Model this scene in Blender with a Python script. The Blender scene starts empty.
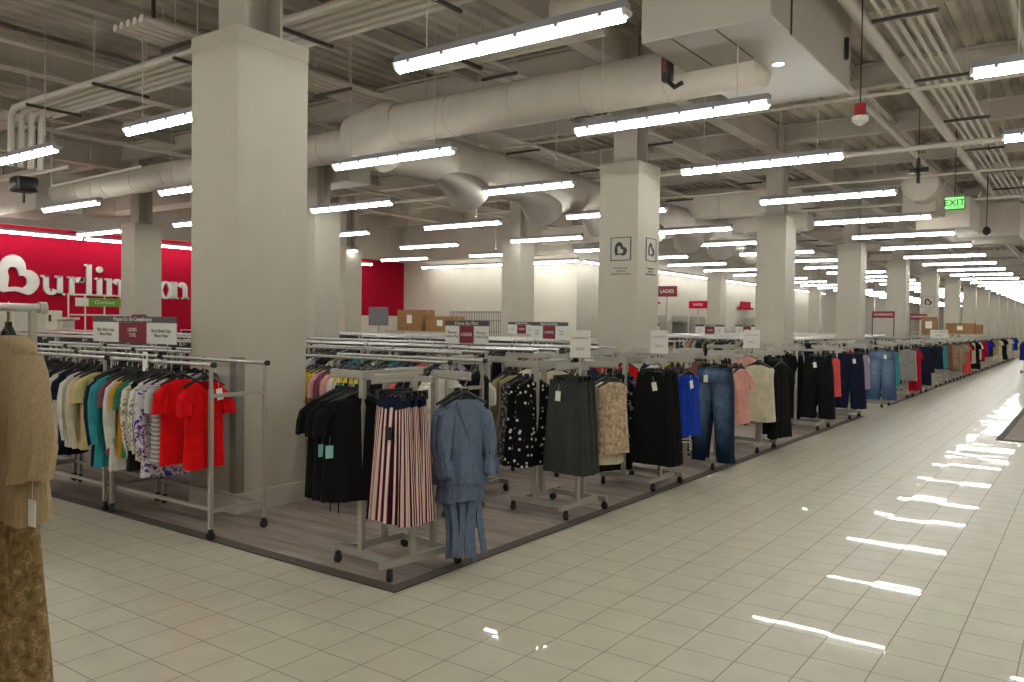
import bpy, math, random
from math import sin, cos, pi, radians as rad
from mathutils import Vector as V, Matrix
random.seed(7)
S = bpy.context.scene
C = S.collection
T = 0.2923                                   # floor tile pitch
# ------------------------------------------------------------------ materials
def lin(c):
    return tuple(((v/255)/12.92 if v/255 <= .04045 else ((v/255+.055)/1.055)**2.4) for v in c)+(1.,)
MATS = {}
def nodes(name):
    m = bpy.data.materials.new(name); m.use_nodes = True
    nt = m.node_tree; b = nt.nodes['Principled BSDF']
    def N(t, **k):
        n = nt.nodes.new(t)
        for a, v in k.items():
            if a.startswith('i_'): n.inputs[a[2:].replace('_', ' ')].default_value = v
            else: setattr(n, a, v)
        return n
    return m, nt, b, N, nt.links.new
def sock(n, name, kind='VALUE'):
    return [s for s in n.inputs if s.name == name][0]
def setp(b, col=None, rough=.5, metal=0., spec=.5):
    if col is not None: b.inputs['Base Color'].default_value = lin(col)
    b.inputs['Roughness'].default_value = rough; b.inputs['Metallic'].default_value = metal
    b.inputs['Specular IOR Level'].default_value = spec
def plain(name, col, rough=.5, metal=0., spec=.5, var=.0, scale=8., bump=0.):
    if name in MATS: return MATS[name]
    m, nt, b, N, L = nodes(name); setp(b, col, rough, metal, spec)
    if var or bump:
        tc = N('ShaderNodeTexCoord'); no = N('ShaderNodeTexNoise', i_Scale=scale, i_Detail=4.)
        L(tc.outputs['Object'], no.inputs['Vector'])
        if var:
            r = N('ShaderNodeValToRGB'); c = lin(col)
            r.color_ramp.elements[0].position = .3; r.color_ramp.elements[1].position = .7
            r.color_ramp.elements[0].color = tuple(v*(1-var) for v in c[:3])+(1,)
            r.color_ramp.elements[1].color = tuple(min(1, v*(1+var)) for v in c[:3])+(1,)
            L(no.outputs['Fac'], r.inputs['Fac']); L(r.outputs['Color'], b.inputs['Base Color'])
        if bump:
            bp = N('ShaderNodeBump', i_Strength=bump, i_Distance=.01)
            L(no.outputs['Fac'], bp.inputs['Height']); L(bp.outputs['Normal'], b.inputs['Normal'])
    MATS[name] = m; return m
def emit(name, col, s):
    if name in MATS: return MATS[name]
    m, nt, b, N, L = nodes(name); setp(b, (230, 230, 230), .4)
    b.inputs['Emission Color'].default_value = lin(col); b.inputs['Emission Strength'].default_value = s
    MATS[name] = m; return m
def ramp(N, pts, interp='LINEAR'):
    r = N('ShaderNodeValToRGB'); r.color_ramp.interpolation = interp
    e = r.color_ramp.elements
    while len(e) > 1: e.remove(e[-1])
    e[0].position = pts[0][0]; e[0].color = lin(pts[0][1])
    for p, c in pts[1:]:
        x = e.new(p); x.color = lin(c)
    return r
def fabric(key, col, kind='plain', c2=None, c3=None, k=1.):
    key = 'fabric_'+key
    if key in MATS: return MATS[key]
    m, nt, b, N, L = nodes(key); setp(b, col, .9, 0, .15)
    tc = N('ShaderNodeTexCoord')
    no = N('ShaderNodeTexNoise', i_Scale=9., i_Detail=5., i_Roughness=.6); L(tc.outputs['Object'], no.inputs['Vector'])
    bp = N('ShaderNodeBump', i_Strength=.35, i_Distance=.02); L(no.outputs['Fac'], bp.inputs['Height']); L(bp.outputs['Normal'], b.inputs['Normal'])
    base = None
    if kind == 'plain':
        c = col; d = tuple(max(0, v*.88) for v in c); base = ramp(N, [(.35, d), (.65, c)]); L(no.outputs['Fac'], base.inputs['Fac'])
    elif kind in ('stripe_v', 'stripe_h'):
        uv = N('ShaderNodeSeparateXYZ'); L(tc.outputs['UV'], uv.inputs[0])
        mu = N('ShaderNodeMath', operation='MULTIPLY'); mu.inputs[1].default_value = k
        L(uv.outputs[0 if kind == 'stripe_v' else 1], mu.inputs[0])
        fr = N('ShaderNodeMath', operation='FRACT'); L(mu.outputs[0], fr.inputs[0])
        base = ramp(N, [(0, col), (.45, c2), (.9 if c3 else .95, c3 or c2)], 'CONSTANT'); L(fr.outputs[0], base.inputs['Fac'])
    elif kind == 'dots':
        vo = N('ShaderNodeTexVoronoi', i_Scale=k, i_Randomness=.75); L(tc.outputs['Object'], vo.inputs['Vector'])
        base = ramp(N, [(0, c2), (.26, col)], 'CONSTANT'); L(vo.outputs['Distance'], base.inputs['Fac'])
    elif kind == 'floral':
        n2 = N('ShaderNodeTexNoise', i_Scale=k, i_Detail=2.); L(tc.outputs['Object'], n2.inputs['Vector'])
        base = ramp(N, [(0, c3 or c2), (.40, col), (.58, c2), (.66, col)], 'CONSTANT'); L(n2.outputs['Fac'], base.inputs['Fac'])
    elif kind == 'denim':
        uv = N('ShaderNodeSeparateXYZ'); L(tc.outputs['UV'], uv.inputs[0])
        # the wash: paler down the middle front of each leg, as bleached cloth
        sn = N('ShaderNodeMath', operation='PINGPONG'); sn.inputs[1].default_value = .25; L(uv.outputs[0], sn.inputs[0])
        r1 = ramp(N, [(0, (0, 0, 0)), (.25, (255, 255, 255))]); L(sn.outputs[0], r1.inputs['Fac'])
        r2 = ramp(N, [(0, (0, 0, 0)), (.3, (255, 255, 255)), (.6, (200, 200, 200)), (.9, (0, 0, 0))]); L(uv.outputs[1], r2.inputs['Fac'])
        mu = N('ShaderNodeMath', operation='MULTIPLY'); L(r1.outputs[0], mu.inputs[0]); L(r2.outputs[0], mu.inputs[1])
        ad = N('ShaderNodeMath', operation='MULTIPLY'); L(mu.outputs[0], ad.inputs[0]); L(no.outputs['Fac'], ad.inputs[1])
        base = ramp(N, [(0, col), (.55, c2)]); L(ad.outputs[0], base.inputs['Fac'])
    elif kind == 'linen':
        n2 = N('ShaderNodeTexNoise', i_Scale=160., i_Detail=3.)
        mp = N('ShaderNodeMapping'); mp.inputs['Scale'].default_value = (1, 1, .12); L(tc.outputs['Object'], mp.inputs[0]); L(mp.outputs[0], n2.inputs['Vector'])
        base = ramp(N, [(.35, c2), (.65, col)]); L(n2.outputs['Fac'], base.inputs['Fac'])
    L(base.outputs['Color'], b.inputs['Base Color'])
    MATS[key] = m; return m

WHITE = plain('wall_paint', (204, 198, 185), .7, var=.03, scale=2.)
COLP = plain('column_paint', (184, 177, 162), .6, var=.03, scale=3., bump=.03)
CEIL = plain('ceiling_paint', (190, 182, 170), .8, var=.12, scale=1.2)
DUCTM = plain('duct_paint', (192, 183, 170), .6, var=.06, scale=3., bump=.05)
PIPEM = plain('pipe_paint', (206, 198, 186), .6)
STRUT = plain('strut_steel', (70, 66, 62), .5, .4)
RED = plain('red_wall_paint', (166, 4, 42), .8, spec=.15, var=.04, scale=2.)
LETW = plain('letter_white', (222, 218, 214), .5)
METAL = plain('rack_grey_metal', (172, 168, 158), .42, .35)
CHROME = plain('rail_chrome', (206, 204, 199), .3, .75)
BLACKP = plain('black_plastic', (16, 16, 17), .45)
RUBBER = plain('caster_rubber', (22, 22, 23), .6)
TAGW = plain('tag_card', (232, 230, 222), .6)
TAGB = plain('tag_black', (15, 15, 16), .6)
TAGA = plain('tag_aqua', (150, 205, 205), .6)
SIGNG = plain('sign_grey', (72, 72, 76), .5)
SIGNW = plain('sign_white', (216, 214, 206), .5)
SIGNR = plain('sign_maroon', (122, 22, 40), .5)
GREYT = plain('sign_print_grey', (120, 116, 110), .5)
CARDB = plain('cardboard', (150, 112, 70), .8, var=.1, scale=6.)
STEEL = plain('stainless_steel', (140, 136, 128), .45, .5)
HOUS = plain('light_housing', (150, 148, 156), .5)
TUBE = emit('fluorescent_lens', (252, 253, 246), 1.5)
LAMP = emit('fluorescent_lamp', (252, 253, 246), 50.)
COVE = emit('single_lamp_lens', (252, 253, 246), 1.5)
COVEL = emit('single_lamp', (252, 253, 246), 30.)
EXITG = emit('exit_green', (60, 255, 60), 1.6)
BASEP = plain('base_paint', (188, 184, 172), .5)
YEL2 = plain('yellow_marker', (226, 200, 30), .5)
YEL = plain('yellow_valve', (170, 130, 40), .5)
REDP = plain('strobe_red', (150, 20, 26), .4)
MONO = plain('dark_print', (48, 48, 50), .6)

def tile_mat():
    m, nt, b, N, L = nodes('polished_floor_tile'); setp(b, (150, 144, 122), .2, 0, .14); b.inputs['Coat Weight'].default_value = .3; b.inputs['Coat Roughness'].default_value = .02
    g = N('ShaderNodeNewGeometry'); mp = N('ShaderNodeMapping')
    mp.inputs['Location'].default_value = (2.0225/T+.0, -2.215/T, 0); mp.inputs['Scale'].default_value = (1/T, 1/T, 1)
    L(g.outputs['Position'], mp.inputs['Vector'])
    sx = N('ShaderNodeSeparateXYZ'); L(mp.outputs[0], sx.inputs[0])
    es = []
    for i in (0, 1):
        f = N('ShaderNodeMath', operation='FRACT'); L(sx.outputs[i], f.inputs[0])
        p = N('ShaderNodeMath', operation='PINGPONG'); p.inputs[1].default_value = .5; L(f.outputs[0], p.inputs[0]); es.append(p)
    mn = N('ShaderNodeMath', operation='MINIMUM'); L(es[0].outputs[0], mn.inputs[0]); L(es[1].outputs[0], mn.inputs[1])
    gr = N('ShaderNodeMath', operation='LESS_THAN'); gr.inputs[1].default_value = .011; L(mn.outputs[0], gr.inputs[0])
    fl = N('ShaderNodeVectorMath', operation='FLOOR'); L(mp.outputs[0], fl.inputs[0])
    wn = N('ShaderNodeTexWhiteNoise', noise_dimensions='3D'); L(fl.outputs[0], wn.inputs['Vector'])
    no = N('ShaderNodeTexNoise', i_Scale=5., i_Detail=4.); L(g.outputs['Position'], no.inputs['Vector'])
    cr = ramp(N, [(.3, (188, 182, 164)), (.7, (198, 192, 174))]); L(no.outputs['Fac'], cr.inputs['Fac'])
    mx = N('ShaderNodeMix', data_type='RGBA'); L(gr.outputs[0], mx.inputs['Factor']); L(cr.outputs[0], mx.inputs['A'] if False else mx.inputs[6]); mx.inputs[7].default_value = lin((146, 139, 122))
    L(mx.outputs[2], b.inputs['Base Color'])
    rg = N('ShaderNodeMath', operation='MULTIPLY_ADD'); rg.inputs[1].default_value = .4; rg.inputs[2].default_value = .03; L(gr.outputs[0], rg.inputs[0]); L(rg.outputs[0], b.inputs['Roughness']); rg.inputs[2].default_value = .34
    # each tile is laid a hair out of level
    sb = N('ShaderNodeVectorMath', operation='SUBTRACT'); L(wn.outputs['Color'], sb.inputs[0]); sb.inputs[1].default_value = (.5, .5, .5)
    sc = N('ShaderNodeVectorMath', operation='MULTIPLY'); L(sb.outputs[0], sc.inputs[0]); sc.inputs[1].default_value = (.0055, .0055, 0)
    n3 = N('ShaderNodeTexNoise', i_Scale=2.2, i_Detail=1.); L(g.outputs['Position'], n3.inputs['Vector'])
    s3 = N('ShaderNodeVectorMath', operation='SUBTRACT'); L(n3.outputs['Color'], s3.inputs[0]); s3.inputs[1].default_value = (.5, .5, .5)
    s4 = N('ShaderNodeVectorMath', operation='MULTIPLY'); L(s3.outputs[0], s4.inputs[0]); s4.inputs[1].default_value = (.0009, .0009, 0)
    a1 = N('ShaderNodeVectorMath', operation='ADD'); L(sc.outputs[0], a1.inputs[0]); L(s4.outputs[0], a1.inputs[1])
    a2 = N('ShaderNodeVectorMath', operation='ADD'); L(a1.outputs[0], a2.inputs[0]); a2.inputs[1].default_value = (0, 0, 1)
    nz = N('ShaderNodeVectorMath', operation='NORMALIZE'); L(a2.outputs[0], nz.inputs[0]); L(nz.outputs[0], b.inputs['Normal']); L(nz.outputs[0], b.inputs['Coat Normal'])
    return m
def carpet_mat():
    m, nt, b, N, L = nodes('plank_carpet'); setp(b, (118, 106, 98), .85, 0, .2)
    g = N('ShaderNodeNewGeometry'); mp = N('ShaderNodeMapping'); mp.inputs['Scale'].default_value = (.7, 6., 1)
    L(g.outputs['Position'], mp.inputs['Vector'])
    n1 = N('ShaderNodeTexNoise', i_Scale=1.6, i_Detail=6., i_Roughness=.65); L(mp.outputs[0], n1.inputs['Vector'])
    br = N('ShaderNodeTexBrick', i_Scale=1.); br.inputs['Brick Width'].default_value = 1.2; br.inputs['Row Height'].default_value = .18
    br.inputs['Mortar Size'].default_value = .003; L(g.outputs['Position'], br.inputs['Vector'])
    br.inputs['Color1'].default_value = (.40, .40, .40, 1); br.inputs['Color2'].default_value = (.62, .62, .62, 1); br.inputs['Mortar'].default_value = (.4, .4, .4, 1)
    ad = N('ShaderNodeMath', operation='MULTIPLY_ADD'); ad.inputs[1].default_value = .35; L(br.outputs['Color'], ad.inputs[0]); L(n1.outputs['Fac'], ad.inputs[2])
    r = ramp(N, [(.45, (120, 108, 101)), (.85, (168, 155, 147))]); L(ad.outputs[0], r.inputs['Fac']); L(r.outputs[0], b.inputs['Base Color'])
    bp = N('ShaderNodeBump', i_Strength=.2, i_Distance=.004); L(n1.outputs['Fac'], bp.inputs['Height']); L(bp.outputs['Normal'], b.inputs['Normal'])
    return m
def deck_mat():
    m, nt, b, N, L = nodes('corrugated_deck'); setp(b, (136, 128, 118), .8)
    g = N('ShaderNodeNewGeometry'); no = N('ShaderNodeTexNoise', i_Scale=.8, i_Detail=5.); L(g.outputs['Position'], no.inputs['Vector'])
    r = ramp(N, [(.3, (160, 153, 142)), (.7, (222, 214, 200))]); L(no.outputs['Fac'], r.inputs['Fac']); L(r.outputs[0], b.inputs['Base Color'])
    return m
TILE, CARPET, DECK = tile_mat(), carpet_mat(), deck_mat()
CARPB = plain('carpet_border', (84, 76, 70), .85, var=.06, scale=10.)

# ------------------------------------------------------------------ mesh builder
class MB:
    def __init__(s): s.v = []; s.f = []; s.m = []; s.uv = {}; s.mi = 0; s.M = Matrix()
    def add(s, vs, fs, uvs=None):
        o = len(s.v); s.v += [s.M @ V(p) for p in vs]
        for i, f in enumerate(fs):
            if uvs: s.uv[len(s.f)] = [uvs[j] for j in f] if not isinstance(uvs, dict) else uvs[i]
            s.f.append([o+j for j in f]); s.m.append(s.mi)
        return s
    def box(s, a, b):
        (x0, y0, z0), (x1, y1, z1) = a, b
        vs = [(x, y, z) for z in (z0, z1) for y in (y0, y1) for x in (x0, x1)]
        return s.add(vs, [(0, 2, 3, 1), (4, 5, 7, 6), (0, 1, 5, 4), (2, 6, 7, 3), (0, 4, 6, 2), (1, 3, 7, 5)])
    def bevbox(s, a, b, e):
        # box with chamfered vertical edges and top/bottom rims
        (x0, y0, z0), (x1, y1, z1) = a, b
        def ring(i, z): return [(x0+i+e*(0), y0+i+e, z), (x0+i+e, y0+i, z), (x1-i-e, y0+i, z), (x1-i, y0+i+e, z), (x1-i, y1-i-e, z), (x1-i-e, y1-i, z), (x0+i+e, y1-i, z), (x0+i, y1-i-e, z)]
        R = [ring(e*.6, z0), ring(0, z0+e), ring(0, z1-e), ring(e*.6, z1)]
        return s.loft(R, True)
    def loft(s, R, cap=True, uv=False):
        n = len(R[0]); vs = [p for r in R for p in r]; fs = []; uvs = {} if uv else None
        for i in range(len(R)-1):
            for j in range(n):
                k = (j+1) % n
                if uv: uvs[len(fs)] = [(j/n, i/(len(R)-1)), ((j+1)/n, i/(len(R)-1)), ((j+1)/n, (i+1)/(len(R)-1)), (j/n, (i+1)/(len(R)-1))]
                fs.append((i*n+j, i*n+k, (i+1)*n+k, (i+1)*n+j))
        if cap:
            for c in ([*range(n)][::-1], [(len(R)-1)*n+j for j in range(n)]):
                if uv: uvs[len(fs)] = [(.5, .5)]*n
                fs.append(tuple(c))
        return s.add(vs, fs, uvs)
    def tube(s, pts, r, n=8, cap=True):
        pts = [V(p) for p in pts]; R = []; rr = r if isinstance(r, (list, tuple)) else [r]*len(pts)
        up = None
        for i, p in enumerate(pts):
            d = (pts[min(i+1, len(pts)-1)]-pts[max(i-1, 0)]).normalized()
            if up is None:
                up = V((0, 0, 1)) if abs(d.z) < .9 else V((1, 0, 0))
            a = d.cross(up).normalized(); b2 = a.cross(d).normalized(); up = b2
            R.append([p+a*rr[i]*cos(2*pi*j/n)+b2*rr[i]*sin(2*pi*j/n) for j in range(n)])
        return s.loft(R, cap)
    def bar(s, p, q, w, h):
        p, q = V(p), V(q); d = (q-p).normalized(); up = V((0, 0, 1)) if abs(d.z) < .9 else V((0, 1, 0))
        a = d.cross(up).normalized(); b2 = a.cross(d).normalized()
        R = [[c+a*x*w/2+b2*z*h/2 for x, z in ((-1, -1), (1, -1), (1, 1), (-1, 1))] for c in (p, q)]
        return s.loft(R)
    def lathe(s, prof, n=12, c=(0, 0, 0)):
        return s.loft([[(c[0]+r*cos(2*pi*j/n), c[1]+r*sin(2*pi*j/n), c[2]+z) for j in range(n)] for r, z in prof])
    def prism(s, pts, d0, d1, fn):
        # polygon (2D) extruded between depth d0 and d1; fn maps (a, b, d) to 3D
        n = len(pts)
        return s.add([fn(a, b, d) for d in (d0, d1) for a, b in pts],
                     [tuple(range(n))[::-1], tuple(n+i for i in range(n))]+[(i, (i+1) % n, n+(i+1) % n, n+i) for i in range(n)])
    def mesh(s, name, mats, smooth=True):
        me = bpy.data.meshes.new(name); me.from_pydata(s.v, [], s.f)
        mats = mats if isinstance(mats, (list, tuple)) else [mats]
        for m in mats: me.materials.append(m)
        for p, i in zip(me.polygons, s.m): p.material_index = i
        if s.uv:
            l = me.uv_layers.new(name='uv')
            for fi, us in s.uv.items():
                p = me.polygons[fi]
                for li, u in zip(p.loop_indices, us): l.data[li].uv = u
        if smooth:
            me.polygons.foreach_set('use_smooth', [True]*len(me.polygons))
            if hasattr(me, 'set_sharp_from_angle'): me.set_sharp_from_angle(angle=rad(40))
        me.update(); return me
    def build(s, name, mats, parent=None, smooth=True):
        return link(name, s.mesh(name, mats, smooth), parent)
def link(name, data, parent=None, loc=None):
    o = bpy.data.objects.new(name, data); C.objects.link(o)
    if parent: o.parent = parent
    if loc: o.location = loc
    return o
def tag(o, label=None, cat=None, group=None, kind=None):
    for k, v in (('label', label), ('category', cat), ('group', group), ('kind', kind)):
        if v: o[k] = v
    return o
def empty(name, loc, rz=0, label=None, cat=None, group=None):
    o = link(name, None, None, loc); o.rotation_euler = (0, 0, rz); o.empty_display_size = .1
    return tag(o, label, cat, group)
KIDS = {}
def kids(o):
    return [c for c in o.children]
def dup(o, parent=None, mat=None):
    c = o.copy(); C.objects.link(c)
    if parent: c.parent = parent
    if 'group' in c and not parent: del c['group']
    for k in kids(o): dup(k, c)
    return c
def struct(o): o['kind'] = 'structure'; return o
ORD = ['first', 'second', 'third', 'fourth', 'fifth', 'sixth', 'seventh', 'eighth', 'ninth', 'tenth', 'eleventh', 'twelfth', 'thirteenth', 'fourteenth', 'fifteenth', 'sixteenth', 'seventeenth', 'eighteenth', 'nineteenth', 'twentieth']
def ordn(i):
    if i < 20: return ORD[i]
    t = ['twenty', 'thirty', 'forty', 'fifty', 'sixty', 'seventy', 'eighty', 'ninety'][(i+1)//10-2]
    if (i+1) % 10 == 0: return t[:-1]+'ieth'
    return t+'-'+ORD[i % 10]

# ------------------------------------------------------------------ shell
struct(MB().box((-27, -9, -.1), (9, 112, 0)).build('floor', TILE))
def carpet(name, x0, y0, x1, y1, edges):
    t = .006; m = MB(); m.box((x0, y0, 0), (x1, y1, t)); o = struct(m.build(name, CARPET, smooth=False))
    b = MB(); w = .10
    for e in edges:
        if e == 'y0': b.box((x0+(w if 'x0' in edges else 0), y0, 0), (x1-(w if 'x1' in edges else 0), y0+w, t+.002))
        if e == 'x1': b.box((x1-w, y0, 0), (x1, y1, t+.002))
        if e == 'x0': b.box((x0, y0, 0), (x0+w, y1, t+.002))
        if e == 'y1': b.box((x0, y1-w, 0), (x1-(w if 'x1' in edges else 0), y1, t+.002))
    struct(b.build(name+'_edge', CARPB, o, smooth=False)); return o
carpet('floor_carpet', -24, 3.67, -3.51, 16.4, ('y0', 'x1', 'y1'))
carpet('floor_carpet_far', -16.5, 19.3, -3.55, 90, ('y0', 'x1'))
carpet('floor_carpet_across', -1.18, 14.3, 8.6, 90, ('y0', 'x0'))
# deck with real corrugation running along Y
DZ = 6.35
m = MB(); x = -27.; pts = []
while x < 9:
    pts += [(x, DZ), (x+.09, DZ), (x+.13, DZ+.07), (x+.22, DZ+.07), (x+.26, DZ)]; x += .30
pts = pts+[(9, DZ)]
nP = len(pts); m.add([(a, y, z) for y in (-9, 112) for a, z in pts], [(i, i+1, nP+i+1, nP+i) for i in range(nP-1)])
m.box((-27, -9, DZ+.1), (9, 112, DZ+.2))
struct(m.build('ceiling', DECK, smooth=False))
struct(MB().box((-27.2, -9, 0), (-27, 28, DZ+.2)).build('wall_left', WHITE))
struct(MB().box((-27.2, 28, 0), (-16.9, 28.2, DZ+.2)).build('wall_back_left', WHITE))
struct(MB().box((-17.1, 28.2, 0), (-16.9, 112, DZ+.2)).build('wall_side_far', WHITE))
struct(MB().box((-17.1, 112, 0), (9.2, 112.2, DZ+.2)).build('wall_far', WHITE))
struct(MB().box((9, -9, 0), (9.2, 112, DZ+.2)).build('wall_right', WHITE))
struct(MB().box((-27.2, -9.2, 0), (9.2, -9, DZ+.2)).build('wall_rear', WHITE))
# red painted band panel and the soffit that carries the cove lights
struct(MB().box((-27, 4, 1.15), (-26.35, 28, 4.42)).build('wall_left_red', RED))
struct(MB().box((-27, 4, 4.42), (-26.0, 28, DZ)).build('wall_left_soffit', plain('soffit_paint', (186, 178, 166), .8)))
struct(MB().box((-27, 27.6, 4.45), (-16.9, 28, DZ)).build('wall_back_soffit', MATS['soffit_paint']))
struct(MB().box((-26.35, 17.0, 0), (-26.2, 28, 1.92)).build('wall_left_wainscot', WHITE))

# steel above
GIRD = plain('girder_paint', (194, 185, 172), .75, var=.08, scale=1.)
def ibeam(m, p, q, w, h, t=.02):
    p, q = V(p), V(q)
    z = V((0, 0, 1))
    m.bar(p+z*(h/2-t), q+z*(h/2-t), w, 2*t); m.bar(p-z*(h/2-t), q-z*(h/2-t), w, 2*t); m.bar(p, q, t*1.2, h-2*t)
BEAMLAB = []
for i, y in enumerate([.65, 4.6, 8.2, 11.75, 15.4, 19.05, 22.7, 26.4, 30, 33.7, 41, 48.3, 55.6, 63, 70, 77]):
    m = MB(); ibeam(m, (-26 if y < 28 else -16.9, y, 6.12), (9, y, 6.12), .22, .42); struct(m.build('ceiling_beam', GIRD, smooth=False))
for i, xx in enumerate([-21.5, -14.3, -6.1, 1.6]):
    m = MB(); ibeam(m, (xx, -9, 5.98), (xx, 28 if xx < -17 else 112, 5.98), .28, .6); struct(m.build('ceiling_girder', GIRD, smooth=False))
# light purlins along Y
for xx in (-24, -19, -16.8, -11.8, -9.3, -3.6, -1.0, 4.2):
    m = MB(); ibeam(m, (xx, -9, 6.2), (xx, 28 if xx < -16.9 else 90, 6.2), .12, .22, .012); struct(m.build('ceiling_purlin', GIRD, smooth=False))
# columns
def column(x1, y0, w=.68, d=.755, top=4.225):
    o = struct(MB().box((x1-w, y0, 0), (x1, y0+d, top)).build('column', COLP, smooth=False))
    m = MB()
    for a, b in ((0, .19),): m.bevbox((x1-w-.015, y0-.015, a), (x1+.015, y0+d+.015, b), .006)
    struct(m.build('column_base_trim', BASEP, o, smooth=False))
    m = MB(); m.box((x1-w-.004, y0-.004, top-.14), (x1+.004, y0+d+.004, top))
    struct(m.build('column_cap_trim', COLP, o, smooth=False))
    m = MB(); cx, cy = x1-w/2, y0+d/2
    m.box((cx-.2, cy-.2, top), (cx+.2, cy-.17, DZ)).box((cx-.2, cy+.17, top), (cx+.2, cy+.2, DZ)).box((cx-.015, cy-.17, top), (cx+.015, cy+.17, DZ))
    struct(m.build('column_steel_stub', plain('stub_paint', (172, 164, 151), .6), o, smooth=False))
    return o
colA = column(-6.0, 4.30)
COLS = [(-5.757, 11.33)]+[(-5.77, 18.75+7.33*i) for i in range(12)]
for i, (a, b) in enumerate(COLS): column(a, b)
COLIN = [(-20.75, 11.7), (-14.3, 12.28), (-20.75, 19.16), (-14.0, 19.9), (-14.3, 27.3), (-14.7, 37.75), (-14.4, 45.3), (-14.4, 54.0), (-14.4, 61), (-14.4, 70)]
for q in COLIN: column(*q)
for i in range(10): column(2.0, 18.7+7.33*i)
# stainless corner guard on the near column
m = MB(); m.box((-6.075, 4.283, .19), (-5.985, 4.298, 1.37)); m.box((-5.998, 4.2985, .19), (-5.985, 4.37, 1.37))
tag(m.build('corner_guard', STEEL, smooth=False), 'stainless steel corner guard on the large square column behind the red shirts', 'corner guard')

# ------------------------------------------------------------------ ceiling lights
LZ = 4.1; LEN = 2.43
def light_meshes():
    h = MB(); h.box((-LEN/2, -.055, .035), (LEN/2, .055, .095)); h.box((-LEN/2, -.07, .028), (LEN/2, .07, .036))
    for i in range(6):
        xx = -LEN/2+.2+i*(LEN-.4)/5; h.box((xx-.014, -.082, -.002), (xx+.014, -.066, .04)); h.box((xx-.014, .066, -.002), (xx+.014, .082, .04))
    l = MB(); n = 9
    R = [[(x, .066*cos(pi+pi*j/(n-1)), .030+.060*sin(pi+pi*j/(n-1))) for j in range(n)] for x in (-LEN/2+.015, LEN/2-.015)]
    l.loft(R)
    e = MB(); x0, x1 = LEN/2-.015, LEN/2+.012
    e.loft([[(x, .069*cos(pi+pi*j/(n-1)), .032+.064*sin(pi+pi*j/(n-1))) for j in range(n)] for x in (x0, x1)])
    lamp = MB().tube([(-LEN/2+.02, 0, -.04), (LEN/2-.02, 0, -.04)], .019, 10)
    global LAMPM; LAMPM = lamp.mesh('lamp', LAMP)
    return h.mesh('housing', HOUS, False), l.mesh('lens', TUBE), e.mesh('end_cap', plain('end_cap_white', (215, 215, 210), .5))
LH, LL, LE = light_meshes()
ROD = MB().tube([(0, 0, .09), (0, 0, DZ-LZ)], .006, 6).bar((-.05, 0, .1), (.05, 0, .1), .05, .02).mesh('hanger_rod', PIPEM)
def light(x, y, label, near=True, rz=0, z=LZ):
    o = empty('ceiling_light', (x, y, z), rz, label, 'ceiling light', None)
    link('housing', LH, o); l = link('lens', LL, o)
    k = link('lamp', LAMPM, o)
    if rz or z != LZ:
        k.material_slots[0].link = 'OBJECT'; k.material_slots[0].material = COVEL
        l.material_slots[0].link = 'OBJECT'; l.material_slots[0].material = COVE
    if y < 32:
        link('end_cap', LE, o); link('end_cap', LE, o).rotation_euler = (0, 0, pi)
    if near:
        for s in (-1, 1): link('hanger_rod', ROD, o, (s*.85, 0, 0))
    return o
YS = [-5.2, -1.6, 2.0, 5.65, 8.75, 11.95, 15.65, 19.45, 23.05, 26.65, 30.3, 34.0, 37.6, 41.2, 44.8, 48.5, 52.1, 55.8, 59.4, 63, 66.6, 70.2, 73.8, 77.4, 81, 84.6, 88.3, 91.9, 95.6, 99.2, 103, 106.7]  # first three positions are out of view, added to light the scene
ROWS = [('over the main aisle', -4.11, 0, 32), ('beyond the first column line', -8.52, 0, 32), ('in the third row from the aisle', -12.8, 0, 30), ('in the fourth row from the aisle', -17.25, 0, 10), ('in the fifth row from the aisle', -21.7, 1, 9), ('in the row across the aisle', .23, 0, 16), ('in the added unseen row across the aisle', 4.6, 0, 12)]  # row across the aisle lengthened and last row added, unseen, for more light
for nm, x, a, b in ROWS:
    for i in range(a, b):
        if x < -16 and YS[i] > 27: continue
        yy = YS[i]; dx = 0
        if yy < 7: dx = -.1 if x > -5 else (-.48 if x < -8 else 0)
        elif x < -16 and yy < 13: dx = -.85 if x > -20 else -1.35
        elif -13 < x < -12 and yy < 9: dx = -.6
        light(x+dx, yy, f'{ordn(i-a)} strip light from the front {nm}', YS[i] < 32)
for i in range(8):
    light(-25.75, 6.6+2.5*i, f'{ordn(i)} strip light of the run above the red wall', False, pi/2, 4.16)
for i in range(3):
    light(-23.4+2.45*i, 27.3, f'{ordn(i)} strip light of the run above the back white wall', False, 0, 4.12)
for i in range(14):
    light(-16.25, 28.6+2.5*i, f'{ordn(i)} strip light of the run along the far white wall', False, pi/2, 4.12)

# ------------------------------------------------------------------ ducts and services
def pipe(name, pts, r, mat, label, cat, n=10, group=None):
    return tag(MB().tube(pts, r, n).build(name, mat), label, cat, group)
def ringduct(m, p, q, r, step=1.2):
    m.tube([p, q], r, 24); p, q = V(p), V(q); L = (q-p).length; d = (q-p)/L; k = 1
    while k*step < L: m.tube([p+d*(k*step-.02), p+d*(k*step+.02)], r*1.025, 24); k += 1
m = MB(); ringduct(m, (-9.3, 9.7, 4.89), (-3.3, 9.7, 4.89), .32)
o = tag(m.build('ceiling_duct', DUCTM), 'thick round air duct running crosswise under the rooftop unit', 'air duct')
m = MB(); ringduct(m, (-20.6, 9.7, 4.7), (-10.2, 9.7, 4.7), .275)
tag(m.build('ceiling_duct', DUCTM), 'thinner round air duct running crosswise behind the near column', 'air duct')
m = MB(); m.tube([(-10.3, 9.7, 4.72), (-10.2, 9.7, 4.74), (-9.35, 9.7, 4.9), (-9.2, 9.7, 4.92)], [.28, .42, .42, .33], 24)
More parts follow.
